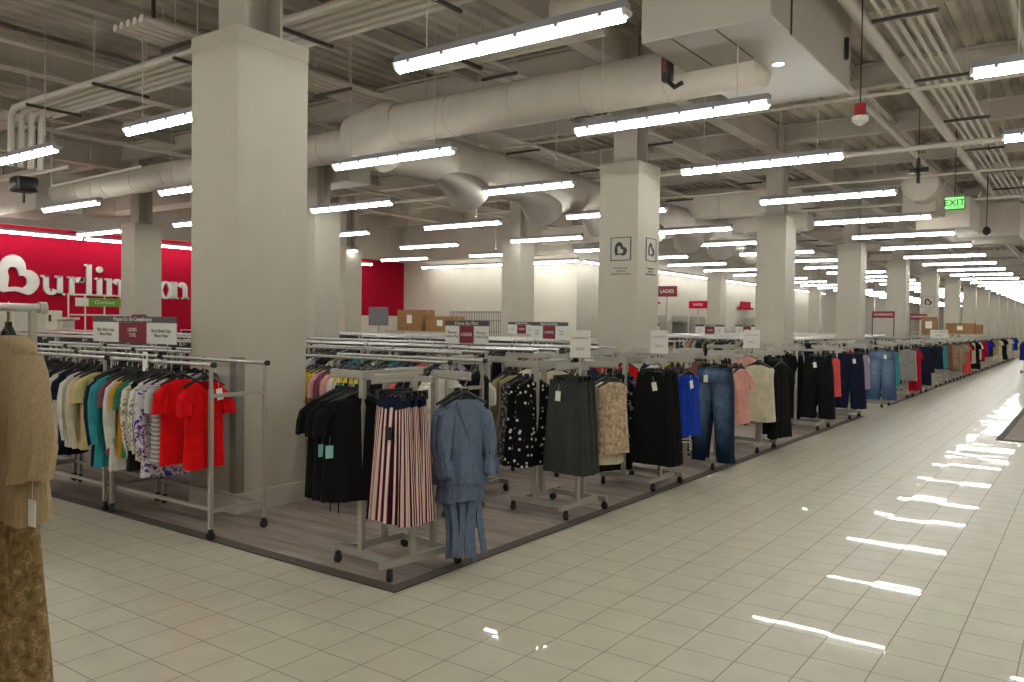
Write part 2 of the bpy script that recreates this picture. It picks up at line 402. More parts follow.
tag(m.build('ceiling_duct_tee', DUCTM), 'fat round tee fitting joining the two crosswise ducts', 'duct fitting')
o = empty('ceiling_duct', (-9.75, 9.9, 4.63), 0, 'long round duct with scoop outlets running toward the far wall', 'air duct')
m = MB(); ringduct(m, (0, 0, 0), (0, 58, 0), .43, 1.5); m.build('duct_body', DUCTM, o)
for i in range(9):
    y = 1.5+2.55*i
    m = MB(); n = 20; R = []
    # curved scoop: leaves the duct side, sweeps down and opens toward the far end
    for k in range(7):
        t = k/6; cy = y-.5+1.1*t; cz = -.25-.30*t*t; rr = .10+.30*t
        R.append([(rr*1.15*cos(2*pi*j/n)+.12, cy+.10*sin(2*pi*j/n), cz+rr*.8*sin(2*pi*j/n)) for j in range(n)])
    m.loft(R, False); m.build('scoop_outlet', plain('scoop_paint', (176, 170, 160), .55), o)
# plenum at the far left end
o = empty('ceiling_plenum', (-21.8, 9.7, 4.75), 0, 'square sheet metal plenum at the end of the crosswise duct', 'plenum box')
MB().bevbox((-1.1, -.55, -.5), (1.2, .55, .5), .02).build('plenum_shell', DUCTM, o, False)
MB().box((.55, -.57, -.3), (.65, -.551, .3)).build('plenum_grille', STRUT, o)
for xx in (-.9, .9): MB().tube([(xx, -.4, .5), (xx, -.4, DZ-4.75)], .012, 6).build('hanger_rod', STRUT, o)
# rooftop unit
o = empty('ceiling_air_unit', (-2.70, 8.16, 4.8), 0, 'large white sheet metal air unit hung at the ceiling over the aisle', 'air unit')
m = MB(); m.bevbox((-1.45, .0, .0), (0, 3.2, 1.3), .015); m.build('unit_shell', plain('unit_paint', (182, 176, 166), .5), o, False)
MB().box((.001, .62, .0), (.012, .65, 1.25)).build('shell_seam', STRUT, o)
for yy in (.55, 2.9): MB().tube([(.02, yy, .35), (.02, yy, .62)], .035, 8).build('access_latch', BLACKP, o)
for xx in (-1.25, -.75): MB().bar((xx+.15, .05, -.002), (xx+.17, 1.15, -.002), .012, .008).build('bottom_seam', STRUT, o)
MB().lathe([(.07, -.075), (.09, -.05)], 14, (-.42, 1.55, .075)).build('indicator_lamp', emit('lamp_small', (255, 245, 235), 6.), o)
o = empty('ceiling_duct_elbow', (-5.1, 8.6, 5.55), 0, 'short white duct stub with brown valve at the air unit side', 'duct fitting')
MB().tube([(-.55, .1, .05), (-.5, .1, .05), (.3, .1, .05), (.4, .2, .02)], [.12, .2, .2, .2], 16).build('stub_body', DUCTM, o)
m = MB(); m.tube([(.0, -.05, -.1), (.35, -.1, -.12)], .05, 8); m.tube([(.2, -.1, -.12), (.28, -.12, -.3)], .03, 8); m.build('valve', YEL, o)
m = MB(); m.bevbox((-4.28, 8.95, 4.6), (-4.16, 9.08, 5.0), .02); o = tag(m.build('ceiling_actuator_housing', BLACKP), 'black looped actuator housing hanging under the white air unit', 'actuator')  # duct damper actuator, with cable loop and rusty plate
MB().tube([(-4.22, 9.0, 4.62), (-4.12, 9.0, 4.52), (-4.02, 9.0, 4.56)], .03, 8).build('cable_loop', BLACKP, o)
MB().box((-4.25, 8.93, 4.7), (-4.2, 8.955, 4.95)).build('actuator_plate', plain('rust', (110, 60, 40), .6), o)
# conduit banks on trapeze struts
def bank(name, axis, c, z, offs, r, a, b, step, label, mat=PIPEM):
    o = empty(name, (0, 0, 0), 0, label, 'conduit bank')
    for k in offs:
        p, q = ((a, c+k, z), (b, c+k, z)) if axis == 'x' else ((c+k, a, z), (c+k, b, z))
        MB().tube([p, q], r, 8).build('conduit', mat, o)
    t = a+.7; w = max(offs)-min(offs)
    while t < b:
        lo, hi = c+min(offs)-.12, c+max(offs)+.12
        if axis == 'x': P = ((t, lo, z-r-.02), (t, hi, z-r-.02)); U = [(t, lo+.03), (t, hi-.03)]
        else: P = ((lo, t, z-r-.02), (hi, t, z-r-.02)); U = [(lo+.03, t), (hi-.03, t)]
        m = MB(); m.bar(P[0], P[1], .041, .041)
        m.mi = 1
        for (ux, uy) in U: m.tube([(ux, uy, z-r-.04), (ux, uy, DZ)], .007, 5)
        m.build('trapeze_strut', [STRUT, PIPEM], o, False); t += step
    return o
bank('ceiling_conduit_bank', 'x', 6.6, 5.22, [-.32, -.16, 0, .16, .32], .055, -14.9, -5.2, 2.1, 'bank of five thick white conduits crossing above the near column')
m = MB()
for k in (-.32, -.16, 0, .16): m.tube([(-14.9, 6.6+k, 5.22), (-15.02, 6.6+k, 5.1), (-15.05, 6.6+k, 4.25)], .055, 8)
tag(m.build('ceiling_conduit_drop', PIPEM), 'row of conduits dropping beside the dark junction gear', 'conduit drop')
m = MB(); m.bevbox((-15.3, 6.35, 3.85), (-14.95, 6.7, 4.1), .03); tag(m.build('ceiling_junction_box', BLACKP), 'dark junction gear below the dropping conduits', 'junction box')
bank('ceiling_conduit_bank', 'y', -9.75, 5.32, [-.3, -.15, 0, .15, .3], .05, 5.4, 40, 2.6, 'bank of conduits lying above the duct with scoops')
bank('ceiling_conduit_bank', 'y', -1.92, 5.45, [-.24, -.12, 0, .12, .24], .028, 7.0, 60, 2.9, 'bank of five thin conduits running above the main aisle')
bank('ceiling_conduit_bank', 'y', -7.25, 5.4, [-.2, -.07, .07, .2], .04, 9.0, 40, 2.7, 'bank of four conduits running beside the column line')
bank('ceiling_conduit_bank', 'x', 8.55, 5.25, [-.16, 0, .16], .06, -7.6, -4.9, 2.3, 'bank of three thick conduits beside the air unit')
pipe('ceiling_sprinkler_main', [(-2.42, 5, 5.5), (-2.42, 80, 5.5)], .085, PIPEM, 'thick white sprinkler main running the length of the aisle', 'pipe', 12)
k = 0
for (p, q, r, lb) in [((-26, 4.2, 5.55), (9, 4.2, 5.55), .035, 'thin white sprinkler branch pipe crossing in front of the near column'),
                      ((-26, 13.2, 5.2), (9, 13.2, 5.2), .03, 'thin pipe crossing behind the air unit'),
                      ((-26, 17.5, 5.2), (9, 17.5, 5.2), .05, 'white pipe crossing over the cross aisle'),
                      ((-16, 20.8, 5.2), (9, 20.8, 5.2), .03, 'thin pipe crossing past the cross aisle'),
                      ((-16, 24.5, 5.1), (9, 24.5, 5.1), .04, 'white pipe crossing above the exit sign'),
                      ((-12.6, -5, 5.6), (-12.6, 27, 5.6), .04, 'white pipe running lengthwise toward the white back wall'),
                      ((-16.5, -5, 5.3), (-16.5, 27, 5.3), .045, 'white pipe running lengthwise beside the plenum box'),
                      ((-9.0, -2, 5.8), (-9.0, 8, 5.8), .03, 'thin lengthwise pipe near the front of the store'),
                      ((-3.4, 14, 5.65), (-3.4, 60, 5.65), .06, 'white pipe running beside the sprinkler main'),
                      ((-.9, 7, 5.7), (-.9, 60, 5.7), .03, 'thin pipe running far over the aisle side'),
                      ((-24, 8.2, 4.75), (-17, 8.2, 4.75), .04, 'short crosswise pipe above the red wall lettering')]:
    pipe('ceiling_pipe', [p, q], r, PIPEM, lb, 'pipe', 8)
# framed pipe square at the left
m = MB(); m.tube([(-18.6, 8.6, 4.55), (-18.6, 8.6, 5.75), (-14.6, 8.6, 5.75)], .03, 6); m.tube([(-18.6, 8.6, 4.55), (-15, 8.6, 4.62)], .03, 6)
tag(m.build('ceiling_pipe_loop', PIPEM), 'square loop of thin pipe above the thinner duct', 'pipe')
for i, (x, y) in enumerate([(-13, 16.5), (-18, 24), (-11.5, 20.5)]):
    m = MB(); m.tube([(x, y, 4.45), (x, y, DZ)], .02, 6); m.lathe([(.02, 0), (.07, -.03), (.07, -.06), (.02, -.09)], 10, (x, y, 4.45))
    tag(m.build('ceiling_drop_rod', PIPEM), ['white drop rod with a small head beyond the first conduits', 'white drop rod with head in front of the red wall end', 'white drop rod with head before the white back wall'][i], 'drop rod')
# distant rectangular ducts
for i, (a, b, lb) in enumerate([((-26, 13.0, 4.9), (-14, 13.7, 5.5), 'long rectangular duct crossing in front of the red wall soffit'), ((-13, 21.8, 4.75), (-6.5, 22.5, 5.4), 'rectangular duct crossing behind the second column line'), ((-16.5, 24.8, 4.6), (-7, 25.4, 5.1), 'rectangular duct crossing near the white back wall')]):
    tag(MB().bevbox(a, b, .02).build('ceiling_box_duct', DUCTM, None, False), lb, 'air duct')
o = empty('ceiling_box_duct', (-3.2, 19.6, 4.7), 0, 'round ended duct with stepped box hanging over the aisle by the exit sign', 'air duct')
m = MB(); m.tube([(-.35, 2.3, .52), (-.35, 2.38, .52), (-.35, 4.3, .45)], [.3, .42, .42], 20); m.build('round_end', DUCTM, o)
MB().bevbox((-.85, 3.0, -.1), (-.05, 4.4, .5), .03).build('neck_section', DUCTM, o, False)
MB().bevbox((-.75, 4.4, -.38), (.55, 6.4, .42), .03).build('box_section', DUCTM, o, False)
SP = plain('spout', (220, 216, 205), .4)
for a in ((.0, 3.4, .5), (.6, 5.0, .4)): MB().tube([a, (a[0]+.1, a[1], a[2]+.2)], .03, 6).build('spout', SP, o)
o = empty('ceiling_box_duct', (-2.4, 27.5, 4.4), 0, 'second stepped duct box further down the aisle', 'air duct')
MB().bevbox((-1, 0, 0), (.6, 3, 1.0), .03).build('box_section', DUCTM, o, False)
MB().tube([(-1.2, -.5, .4), (-1.2, 3, .4)], .4, 18).build('round_section', DUCTM, o)
# exit sign, strobe, smoke detector
o = empty('exit_sign', (-2.4, 19.0, 4.28), 0, 'green lit exit sign hanging over the main aisle', 'exit sign')
MB().bevbox((-.19, -.03, -.135), (.19, .03, .135), .012).build('sign_case', plain('exit_case', (40, 60, 40), .4), o, False)
def text(body, size, parent, loc, rot, mat, name='lettering', ext=.0015, sx=1.):
    cu = bpy.data.curves.new(name, 'FONT'); cu.body = body; cu.size = size; cu.align_x = 'CENTER'; cu.align_y = 'CENTER'; cu.extrude = ext
    tmp = bpy.data.objects.new('tmp', cu); me = bpy.data.meshes.new_from_object(tmp); bpy.data.objects.remove(tmp)
    me.materials.clear(); me.materials.append(mat); ob = link(name, me, parent, loc); ob.rotation_euler = rot; ob.scale = (sx, 1, 1); return ob
RX = (pi/2, 0, 0); RXR = (pi/2, 0, pi/2)
MB().box((-.178, -.036, -.122), (.178, -.031, .122)).build('sign_face', emit('exit_face', (30, 200, 40), .9), o)
text('EXIT', .19, o, (0, -.039, 0), RX, plain('exit_dark', (8, 60, 14), .5))
MB().tube([(0, 0, .15), (0, 0, 2.05)], .01, 6).build('stem', STRUT, o)
o = empty('ceiling_strobe', (-2.3, 10.2, 4.18), 0, 'red and white alarm strobe hanging on a thin black stem over the aisle', 'alarm strobe')
MB().lathe([(.03, .16), (.065, .15), (.065, -.0), (.03, -.01)], 14).build('red_housing', REDP, o)
MB().lathe([(.09, 0), (.095, -.05), (.03, -.1), (.01, -.11)], 14).build('white_lens', TAGW, o)
MB().tube([(0, 0, .15), (0, 0, DZ-4.18)], .008, 6).build('stem', BLACKP, o)
o = empty('ceiling_dome_camera', (-2.15, 22.5, 4.05), 0, 'small black dome camera on a thin stem beyond the exit sign', 'dome camera')
MB().lathe([(.02, -.12), (.09, -.06), (.1, 0), (.05, .08)], 12).build('dome', BLACKP, o)
MB().tube([(0, 0, .06), (0, 0, DZ-4.05)], .01, 6).build('stem', BLACKP, o)
o = empty('ceiling_bracket', (-2.85, 17.5, 4.75), 0, 'black clamp bracket on a stem beside the exit sign', 'bracket')
m = MB(); m.box((-.03, -.03, -.25), (.03, .03, .25)); m.box((-.18, -.03, -.03), (.18, .03, .06)); m.build('clamp', BLACKP, o, False)
MB().tube([(0, 0, .2), (0, 0, DZ-4.75)], .008, 6).build('stem', BLACKP, o)
o = empty('ceiling_speaker', (-10.2, 6.0, 5.5), 0, 'white octagonal ceiling speaker hanging near the conduits', 'speaker')
MB().lathe([(.1, .08), (.17, .06), (.17, -.06), (.1, -.09)], 8).build('speaker_body', PIPEM, o)
MB().tube([(0, 0, .06), (0, 0, DZ-5.5)], .03, 6).build('stem', STRUT, o)

# ------------------------------------------------------------------ red wall sign
def wallfn(x): return lambda a, b, d: (x+d, a, b)
sign = empty('store_wall_sign', (-26.35, 13.7, 2.37), 0, 'large white store name lettering on the red wall', 'wall sign')
sign_inv = Matrix.Translation((26.35, -13.7, -2.37))
def poly_face(m, outer, hole, d0, d1, fn):
    # ring between an outline and its counter, both with the same number of points
    n = len(outer)
    vs = [fn(a, b, d) for d in (d0, d1) for a, b in outer]+[fn(a, b, d) for d in (d0, d1) for a, b in hole]
    fs = []
    for i in range(n):
        k = (i+1) % n
        fs += [(n+i, n+k, 3*n+k, 3*n+i), (i, k, n+k, n+i), (2*n+i, 3*n+i, 3*n+k, 2*n+k)]
    m.add(vs, fs)
def smooth_closed(pts, n):
    # Catmull-Rom through control points, resampled to n points
    P = [V((a, b)) for a, b in pts]; out = []; N = len(P)
    for i in range(n):
        t = i*N/n; k = int(t); u = t-k
        a, b, c, d = P[(k-1) % N], P[k % N], P[(k+1) % N], P[(k+2) % N]
        out.append(tuple(.5*((2*b)+(c-a)*u+(2*a-5*b+4*c-d)*u*u+(3*b-a-3*c+d)*u**3)))
    return out
def heart_logo(m, sx, sz, fn, d0, d1):
    # tilted heart with a heart shaped counter, unit square 0..1
    k = lambda q: [((a+3)/42, (295-b)/41) for a, b in q]
    out = smooth_closed(k([(0, 291.5), (-3, 277), (0, 264), (4.7, 257.5), (11.7, 254.3), (19.3, 256.4), (24, 262.2), (25.2, 268.7), (29.9, 269.3), (36.3, 273.4), (38.9, 279.8), (37.3, 286.3), (32.8, 292.1), (27.5, 294.7), (22.3, 293.3), (15.2, 291.5), (7, 292.1)]), 51)
    inn = smooth_closed(k([(7, 287.7), (7.5, 282), (8, 277), (6.8, 272), (8, 268.1), (11.7, 266.6), (16.4, 268.1), (18.8, 275.1), (22.9, 275.1), (26.4, 278.7), (26, 284.5), (23, 287.3), (21.1, 287.7), (18, 287.2), (14, 286.9), (11, 287.1), (9, 287.4)]), 51)
    poly_face(m, [(a*sx, b*sz) for a, b in out], [(a*sx, b*sz) for a, b in inn], d0, d1, fn)
m = MB(); heart_logo(m, 1.18, 1.2, lambda a, b, d: (d, -3.10+a, b-.03), 0, .09); m.build('letter', LETW, sign, False)
class LT:
    """slab-serif letters on the wall plane; x to the right along +Y, heights in metres above the base line"""
    def __init__(s): s.m = MB()
    def rect(s, a, b, c, d): s.m.box((0, a, b), (.08, c, d)); return s
    def arc(s, cx, cz, rx, rz, a0, a1, w, w2=None, n=18):
        w2 = w2 or w; vs = []; 
        for i in range(n+1):
            t = rad(a0+(a1-a0)*i/n); ww = w*abs(cos(t))+w2*abs(sin(t))
            for d in (0, .08):
                vs += [(d, cx+rx*cos(t), cz+rz*sin(t)), (d, cx+(rx-ww)*cos(t), cz+(rz-ww)*sin(t))]
        fs = []
        for i in range(n):
            o = 4*i; fs += [(o+2, o+3, o+7, o+6), (o, o+4, o+5, o+1), (o, o+2, o+6, o+4), (o+1, o+5, o+7, o+3)]
        fs += [(0, 1, 3, 2), (4*n, 4*n+2, 4*n+3, 4*n+1)]
        s.m.add(vs, fs); return s
X0 = 13.7
def put(l): l.m.build('letter', LETW, sign, False)
w, th, xh = .15, .06, .60
def stem(l, a, z0, z1, ser='tb'):
    l.rect(a, z0, a+w, z1)
    if 't' in ser: l.rect(a-.07, z1-th, a+w*.5, z1)
    if 'b' in ser: l.rect(a-.06, z0, a+w+.06, z0+th)
    return l
def n_letter(a):
    l = LT(); stem(l, a, 0, xh); stem(l, a+.40, 0, xh-.22, 'b'); l.arc(a+.345, xh-.235, .205, .235, 0, 150, w, .08); return l
l = LT(); a = 11.9-X0; l.rect(a, .2, a+w, xh); l.rect(a-.08, xh-th, a+w, xh); stem(l, a+.42, 0, xh, 't'); l.rect(a+.42, 0, a+.64, th); l.arc(a+.225, .22, .225, .22, 180, 335, w, .08); put(l)
l = LT(); a = 12.68-X0; stem(l, a, 0, xh); l.arc(a+.30, xh-.20, .2, .2, 35, 170, .13, .09); l.arc(a+.39, xh-.1, .08, .08, 0, 360, .079); put(l)
l = LT(); a = 13.22-X0; stem(l, a, 0, 1.02); put(l)
l = LT(); a = 13.56-X0; stem(l, a, 0, xh); l.arc(a+.075, .87, .1, .1, 0, 360, .099); put(l)
put(n_letter(13.88-X0))
l = LT(); a = 14.6-X0; l.arc(a+.26, .38, .25, .22, 0, 360, .13, .06); l.arc(a+.26, -.12, .28, .17, 0, 360, .11, .07); l.rect(a+.06, .04, a+.2, .14); l.rect(a+.42, .5, a+.6, .57); put(l)
l = LT(); a = 15.28-X0; l.rect(a, .1, a+w, .8); l.rect(a-.1, xh-th, a+.3, xh); l.arc(a+.2, .17, .2, .17, 180, 320, w, .07); put(l)
l = LT(); a = 15.66-X0; l.arc(a+.29, .3, .29, .31, 0, 360, .16, .06, 28); put(l)
put(n_letter(16.22-X0))

# ------------------------------------------------------------------ garment racks
CAST = MB().lathe([(.012, .062), (.02, .06), (.02, .08), (.012, .085)], 8).tube([(-.02, 0, .033), (-.012, 0, .033), (.012, 0, .033), (.02, 0, .033)], [.024, .033, .033, .024], 16).mesh('caster', RUBBER)
def caster(o, x, y):
    c = link('caster', CAST, o, (x, y, 0)); c.rotation_euler = (0, 0, random.uniform(0, pi)); return c
RH = 1.355
def double_rack(Lx, H=RH):
    """two hang rails on end frames, origin at floor centre, rails along X at y = -.245 and +.245"""
    o = empty('garment_rack', (0, 0, 0))
    for s in (-1, 1):
        m = MB(); m.tube([(-Lx/2, s*.245, H-.014), (Lx/2, s*.245, H-.014)], .0155, 10); m.build('hang_rail', CHROME, o)
    for e in (-1, 1):
        m = MB(); x = e*(Lx/2-.025)
        for s in (-1, 1):
            m.bar((x, s*.245, .085), (x, s*.245, H-.20), .03, .03)
            m.bar((x, s*.245, H-.20), (x, s*.245, H-.014), .022, .022)
            MB().tube([(x+e*.02, s*.245, H-.014), (x+e*.045, s*.245, H-.014)], .022, 10).build('rail_cap', BLACKP if H < 1.5 else CHROME, o)
        m.bar((x, -.23, H-.25), (x, .23, H-.25), .028, .03); m.bar((x, -.23, .22), (x, .23, .22), .028, .03)
        m.build('end_frame', METAL, o, False)
    for s in (-1, 1): MB().bar((-Lx/2+.03, s*.20, .22), (Lx/2-.03, s*.20, .22), .022, .028).build('lower_rail', METAL, o, False)
    for e in (-1, 1):
        for s in (-1, 1): caster(o, e*(Lx/2-.025), s*.245)
    return o
def flat_rack_mesh(Lx, H=RH):
    m = MB(); 
    m.mi = 1
    for s in (-1, 1): m.tube([(-Lx/2, s*.245, H-.014), (Lx/2, s*.245, H-.014)], .0155, 8)
    m.mi = 0
    for e in (-1, 1):
        x = e*(Lx/2-.025)
        for s in (-1, 1): m.bar((x, s*.245, .06), (x, s*.245, H-.014), .028, .028); m.lathe([(.01, 0), (.03, .01), (.03, .05), (.01, .06)], 8, (x, s*.245, 0))
        m.bar((x, -.23, H-.25), (x, .23, H-.25), .028, .03); m.bar((x, -.23, .22), (x, .23, .22), .028, .03)
    for s in (-1, 1): m.bar((-Lx/2+.03, s*.2, .22), (Lx/2-.03, s*.2, .22), .022, .028)
    return m.mesh('garment_rack', [METAL, CHROME], False)
def four_way(proto=[]):
    """pinwheel base on four casters, four posts, four arms; origin at floor centre; front is -Y"""
    if proto: return dup(proto[0])
    o = empty('four_way_rack', (0, 0, 0))
    a = .31
    def rot(k, p): 
        c, s = round(cos(k*pi/2)), round(sin(k*pi/2)); return (c*p[0]-s*p[1], s*p[0]+c*p[1], p[2])
    for k in range(4):
        m = MB(); m.bar(rot(k, (-a-.05, -a+.06, .105)), rot(k, (a-.045, -a+.06, .105)), .04, .045); m.build('base_bar', METAL, o, False)
        m = MB(); p = rot(k, (-.09, -a+.06, 0)); m.bar((p[0], p[1], .1), (p[0], p[1], RH-.02), .045 if k % 2 == 0 else .03, .03 if k % 2 == 0 else .045); m.build('post', METAL, o, False)
        m = MB(); q0 = rot(k, (-.075, -a+.06, RH-.025)); q1 = rot(k, (-.44, -a+.06, RH-.025)); m.bar(q0, q1, .025, .04)
        r0 = rot(k, (-.44, -a+.06, RH-.055)); r1 = rot(k, (-.05, -a+.06, RH-.055)); m.tube([q1, r0], .008, 6); m.tube([rot(k, (-.445, -a+.06, RH-.055)), r1], .0105, 8)
        m.build('hang_arm', METAL, o, False)
        c = rot(k, (-a, -a+.03, 0)); caster(o, c[0], c[1])
    m = MB(); m.bar((-.09, -.24, RH-.035), (-.09, .25, RH-.035), .028, .065); m.bar((-.24, .09, RH-.06), (.24, .09, RH-.06), .028, .04); m.build('top_channel', METAL, o, False)
    proto.append(o); return o
ARMZ = RH-.055+.0105       # top of an arm's hang rod

# ------------------------------------------------------------------ garments
def sg(v, p): return math.copysign(abs(v)**p, v)
def ring(hw, d, z, n, amp=0., k=5, ph=0., x0=0., y0=0., ax=0.):
    R = []
    for j in range(n):
        t = 2*pi*j/n
        r = amp*(.6*sin(k*t+ph)+.4*sin((2*k+1)*t+ph*1.7))
        R.append((x0+hw*sg(cos(t), .75)*(1+ax*r), y0+(d+r)*sg(sin(t), .85) if amp else y0+d*sg(sin(t), .85), z+(amp*.35*sin(3*t+ph) if amp else 0)))
    return R
def sleeve(m, s, w, kind, n, ph):
    z0 = -.172
    if kind == 'short': P = [(w-.04, z0, .045, .03), (w-.005, z0-.035, .058, .036), (w+.018, z0-.11, .058, .04), (w+.028, z0-.19, .056, .042)]
    elif kind == 'long': P = [(w-.045, z0, .05, .03), (w+.0, z0-.04, .06, .036), (w+.03, z0-.16, .056, .04), (w+.04, z0-.30, .05, .04), (w+.035, z0-.44, .044, .036), (w+.03, z0-.52, .04, .034)]
    elif kind == 'bell': P = [(w-.045, z0, .05, .03), (w+.0, z0-.04, .06, .036), (w+.025, z0-.16, .056, .04), (w+.035, z0-.28, .05, .04), (w+.035, z0-.33, .036, .03), (w+.03, z0-.38, .055, .05), (w+.025, z0-.45, .062, .055)]
    elif kind == 'cape': P = [(w-.05, z0, .06, .04), (w-.01, z0-.06, .08, .05), (w+.035, z0-.2, .095, .055), (w+.075, z0-.32, .095, .06), (w+.06, z0-.42, .085, .055)]
    R = [ring(a, b, z, n, .006*i, 4, ph+i*.5, s*x, -.012*i) for i, (x, z, a, b) in enumerate(P)]
    if s < 0: R = [r[::-1] for r in R]
    m.loft(R, False, True)
def top_mesh(*a, **k):
    m = top_mesh0(*a, **k); m.v = [V((p.x, p.y, p.z-.036)) for p in m.v]; return m
def top_mesh0(L=.64, w=.205, flare=.02, slv='short', n=44, rows=11, amp=.012, seed=0, vneck=False, waist=0., wrap=False):
    r = random.Random(seed); ph = r.uniform(0, 6); m = MB(); R = []
    R.append(ring(.078, .042, -.108 if not vneck else -.112, n)); R.append(ring(.10, .048, -.118, n)); R.append(ring(w*.86, .046, -.140, n)); R.append(ring(w, .040, -.162, n))
    for i in range(1, rows+1):
        t = i/rows; hw = w-.018*min(1, t*5)+flare*t
        if waist: hw -= waist*math.exp(-((t-.62)/.16)**2)
        R.append(ring(hw, .044+.03*t*(1 if flare < .05 else 1.3), -.162-(L-.054)*t, n, amp*(.25+t), 5+seed % 3, ph+.5*t))
    if vneck:                                  # dip the front of the neck
        for rr in R[:3]:
            for j, (x, y, z) in enumerate(rr):
                if y < 0: rr[j] = (x, y, z-.11*max(0, 1-abs(x)/.075)*(-y/.048))
    m.loft(R, False, True)
    if slv != 'none':
        for s in (-1, 1): sleeve(m, s, w, slv, max(8, n//3), ph+s)
    return m
def skirt_mesh(L=.82, w=.14, flare=.065, n=120, rows=10, amp=.02, k=12, seed=0):
    r = random.Random(seed); ph = r.uniform(0, 6); m = MB(); R = []
    for z in (-.108, -.13, -.155): R.append(ring(w, .028, z, n))
    for i in range(1, rows+1):
        t = i/rows; R.append(ring(w+flare*t**.8, .03+.05*t, -.155-(L-.05)*t, n, amp*min(1, t*1.4), k, ph))
    m.loft(R, False, True); return m
def trouser_mesh(L=1.0, w=.185, leg=.115, hem=.1, n=24, rows=9, seed=0, wide=False, spread=.04):
    r = random.Random(seed); ph = r.uniform(0, 6); m = MB(); R = []; cz = -.108-.28
    for t in (0, .12, .3, .6, .85, 1.): R.append(ring(w+.035*t, .032+.03*sin(pi*min(1, t*1.15)/1.3)-.03*max(0, t-.8)/.2, -.108-.28*t, n*2, .002*t, 5, ph))
    m.loft(R, False, True)
    for s in (-1, 1):
        R = [ring(leg*.75, .018, cz+.17, n, 0, 4, 0, s*.10), ring(leg*.95, .048, cz+.12, n, 0, 4, 0, s*.105)]
        for i in range(rows+1):
            t = i/rows; hw = leg+(hem-leg)*t; R.append(ring(hw, .06+.006*t, cz+.06-(L-.28+.06)*t, n, .006*t+.001, 4, ph+s, s*(.107+spread*t), -.004*s))
        m.loft(R, False, True)
    # fly, waistband and belt loops
    m.loft([ring(w+.003, .035, -.106, n*2), ring(w+.008, .038, -.145, n*2)], False, True)
    for x in (-.1, .1): m.box((x-.005, -.044, -.15), (x+.005, -.034, -.104))
    m.bar((0, -.044, -.145), (0, -.06, -.28), .006, .004)
    return m
def dress_mesh(L=1.0, slv='none', seed=0, n=44, flare=.09): return top_mesh(L, .19, flare, slv, n, 14, .02, seed, False, .02)
def wrap_top(seed=0, n=72):
    m = top_mesh(.70, .15, .03, 'bell', n, 16, .014, seed, True, .035)
    r = random.Random(3+seed); W = .155
    # crossover front panel, gathered waist ruffle and peplum
    m.loft([[(-.10+.02*i, -.058, -.15-.055*i), (.06-.012*i, -.066, -.15-.055*i), (.06-.012*i, -.056, -.15-.055*i), (-.10+.02*i, -.05, -.15-.055*i)] for i in range(6)], True, True)
    m.loft([ring(W-.035+.07*t, .06+.035*t, -.50-.22*t, n, .018*(.3+t), 9, 1.) for t in (0, .25, .5, .75, 1)], False, True)
    for x in (-.11, -.05, .02, .06, .12):
        L = r.uniform(.46, .68); m.loft([[(x+.02*sin(5*t+x*20)+a*.022, b*.008-.045+.01*sin(4*t), -.60-L*t) for a, b in ((-1, -1), (1, -1), (1, 1), (-1, 1))] for t in [i/8 for i in range(9)]], True, True)
    return m
GM = {}
KINDS = {
    'tee': ('hanging_tee', lambda s: top_mesh(.66, .18, .015, 'short', seed=s)),
    'tee_v': ('hanging_tee', lambda s: top_mesh(.66, .165, .02, 'short', seed=s, vneck=True)),
    'tee_big': ('hanging_tee', lambda s: top_mesh(.70, .215, .03, 'short', seed=s)),
    'blouse': ('hanging_blouse', lambda s: top_mesh(.66, .175, .03, 'long', seed=s, vneck=True)),
    'tunic': ('hanging_blouse', lambda s: top_mesh(.78, .175, .04, 'long', seed=s, vneck=True)),
    'shell': ('hanging_sleeveless_top', lambda s: top_mesh(.64, .18, .04, 'none', seed=s)),
    'shell_long': ('hanging_sleeveless_top', lambda s: top_mesh(.74, .19, .05, 'none', seed=s)),
    'skirt': ('hanging_skirt', lambda s: skirt_mesh(seed=s)),
    'skirt_full': ('hanging_skirt', lambda s: skirt_mesh(.80, .19, .05, 96, 10, .012, 8, s)),
    'skirt_long': ('hanging_skirt', lambda s: skirt_mesh(.93, .185, .075, 80, 10, .014, 7, s)),
    'trousers': ('hanging_trousers', lambda s: trouser_mesh(.98, .185, .118, .105, seed=s)),
    'wide': ('hanging_trousers', lambda s: trouser_mesh(1.0, .2, .128, .125, seed=s, wide=True, spread=.05)),
    'jeans': ('hanging_jeans', lambda s: trouser_mesh(1.10, .2, .125, .088, seed=s, spread=.055)),
    'jeans_wide': ('hanging_jeans', lambda s: trouser_mesh(1.04, .225, .14, .135, seed=s, wide=True, spread=.055)),
    'shorts': ('hanging_shorts', lambda s: trouser_mesh(.46, .19, .13, .14, seed=s, wide=True)),
    'dress': ('hanging_dress', lambda s: dress_mesh(1.0, 'short', s)),
    'wrap': ('hanging_blouse', wrap_top),
    'low': ('hanging_tee', lambda s: top_mesh(.66, .205, .02, 'short', 14, 4, .012, s)),
    'low_shell': ('hanging_sleeveless_top', lambda s: top_mesh(.68, .19, .03, 'none', 14, 4, .012, s)),
    'low_blouse': ('hanging_blouse', lambda s: top_mesh(.68, .2, .03, 'long', 14, 4, .012, s)),
    'low_trousers': ('hanging_trousers', lambda s: trouser_mesh(.98, .19, .12, .11, 10, 4, s)),
    'low_skirt': ('hanging_skirt', lambda s: skirt_mesh(.8, .18, .09, 24, 4, .014, 6, s)),
}
def gmesh(kind, seed):
    k = (kind, seed)
    if k not in GM: GM[k] = KINDS[kind][1](seed).mesh(KINDS[kind][0], fabric('white_cotton', (220, 216, 206)))
    return GM[k]
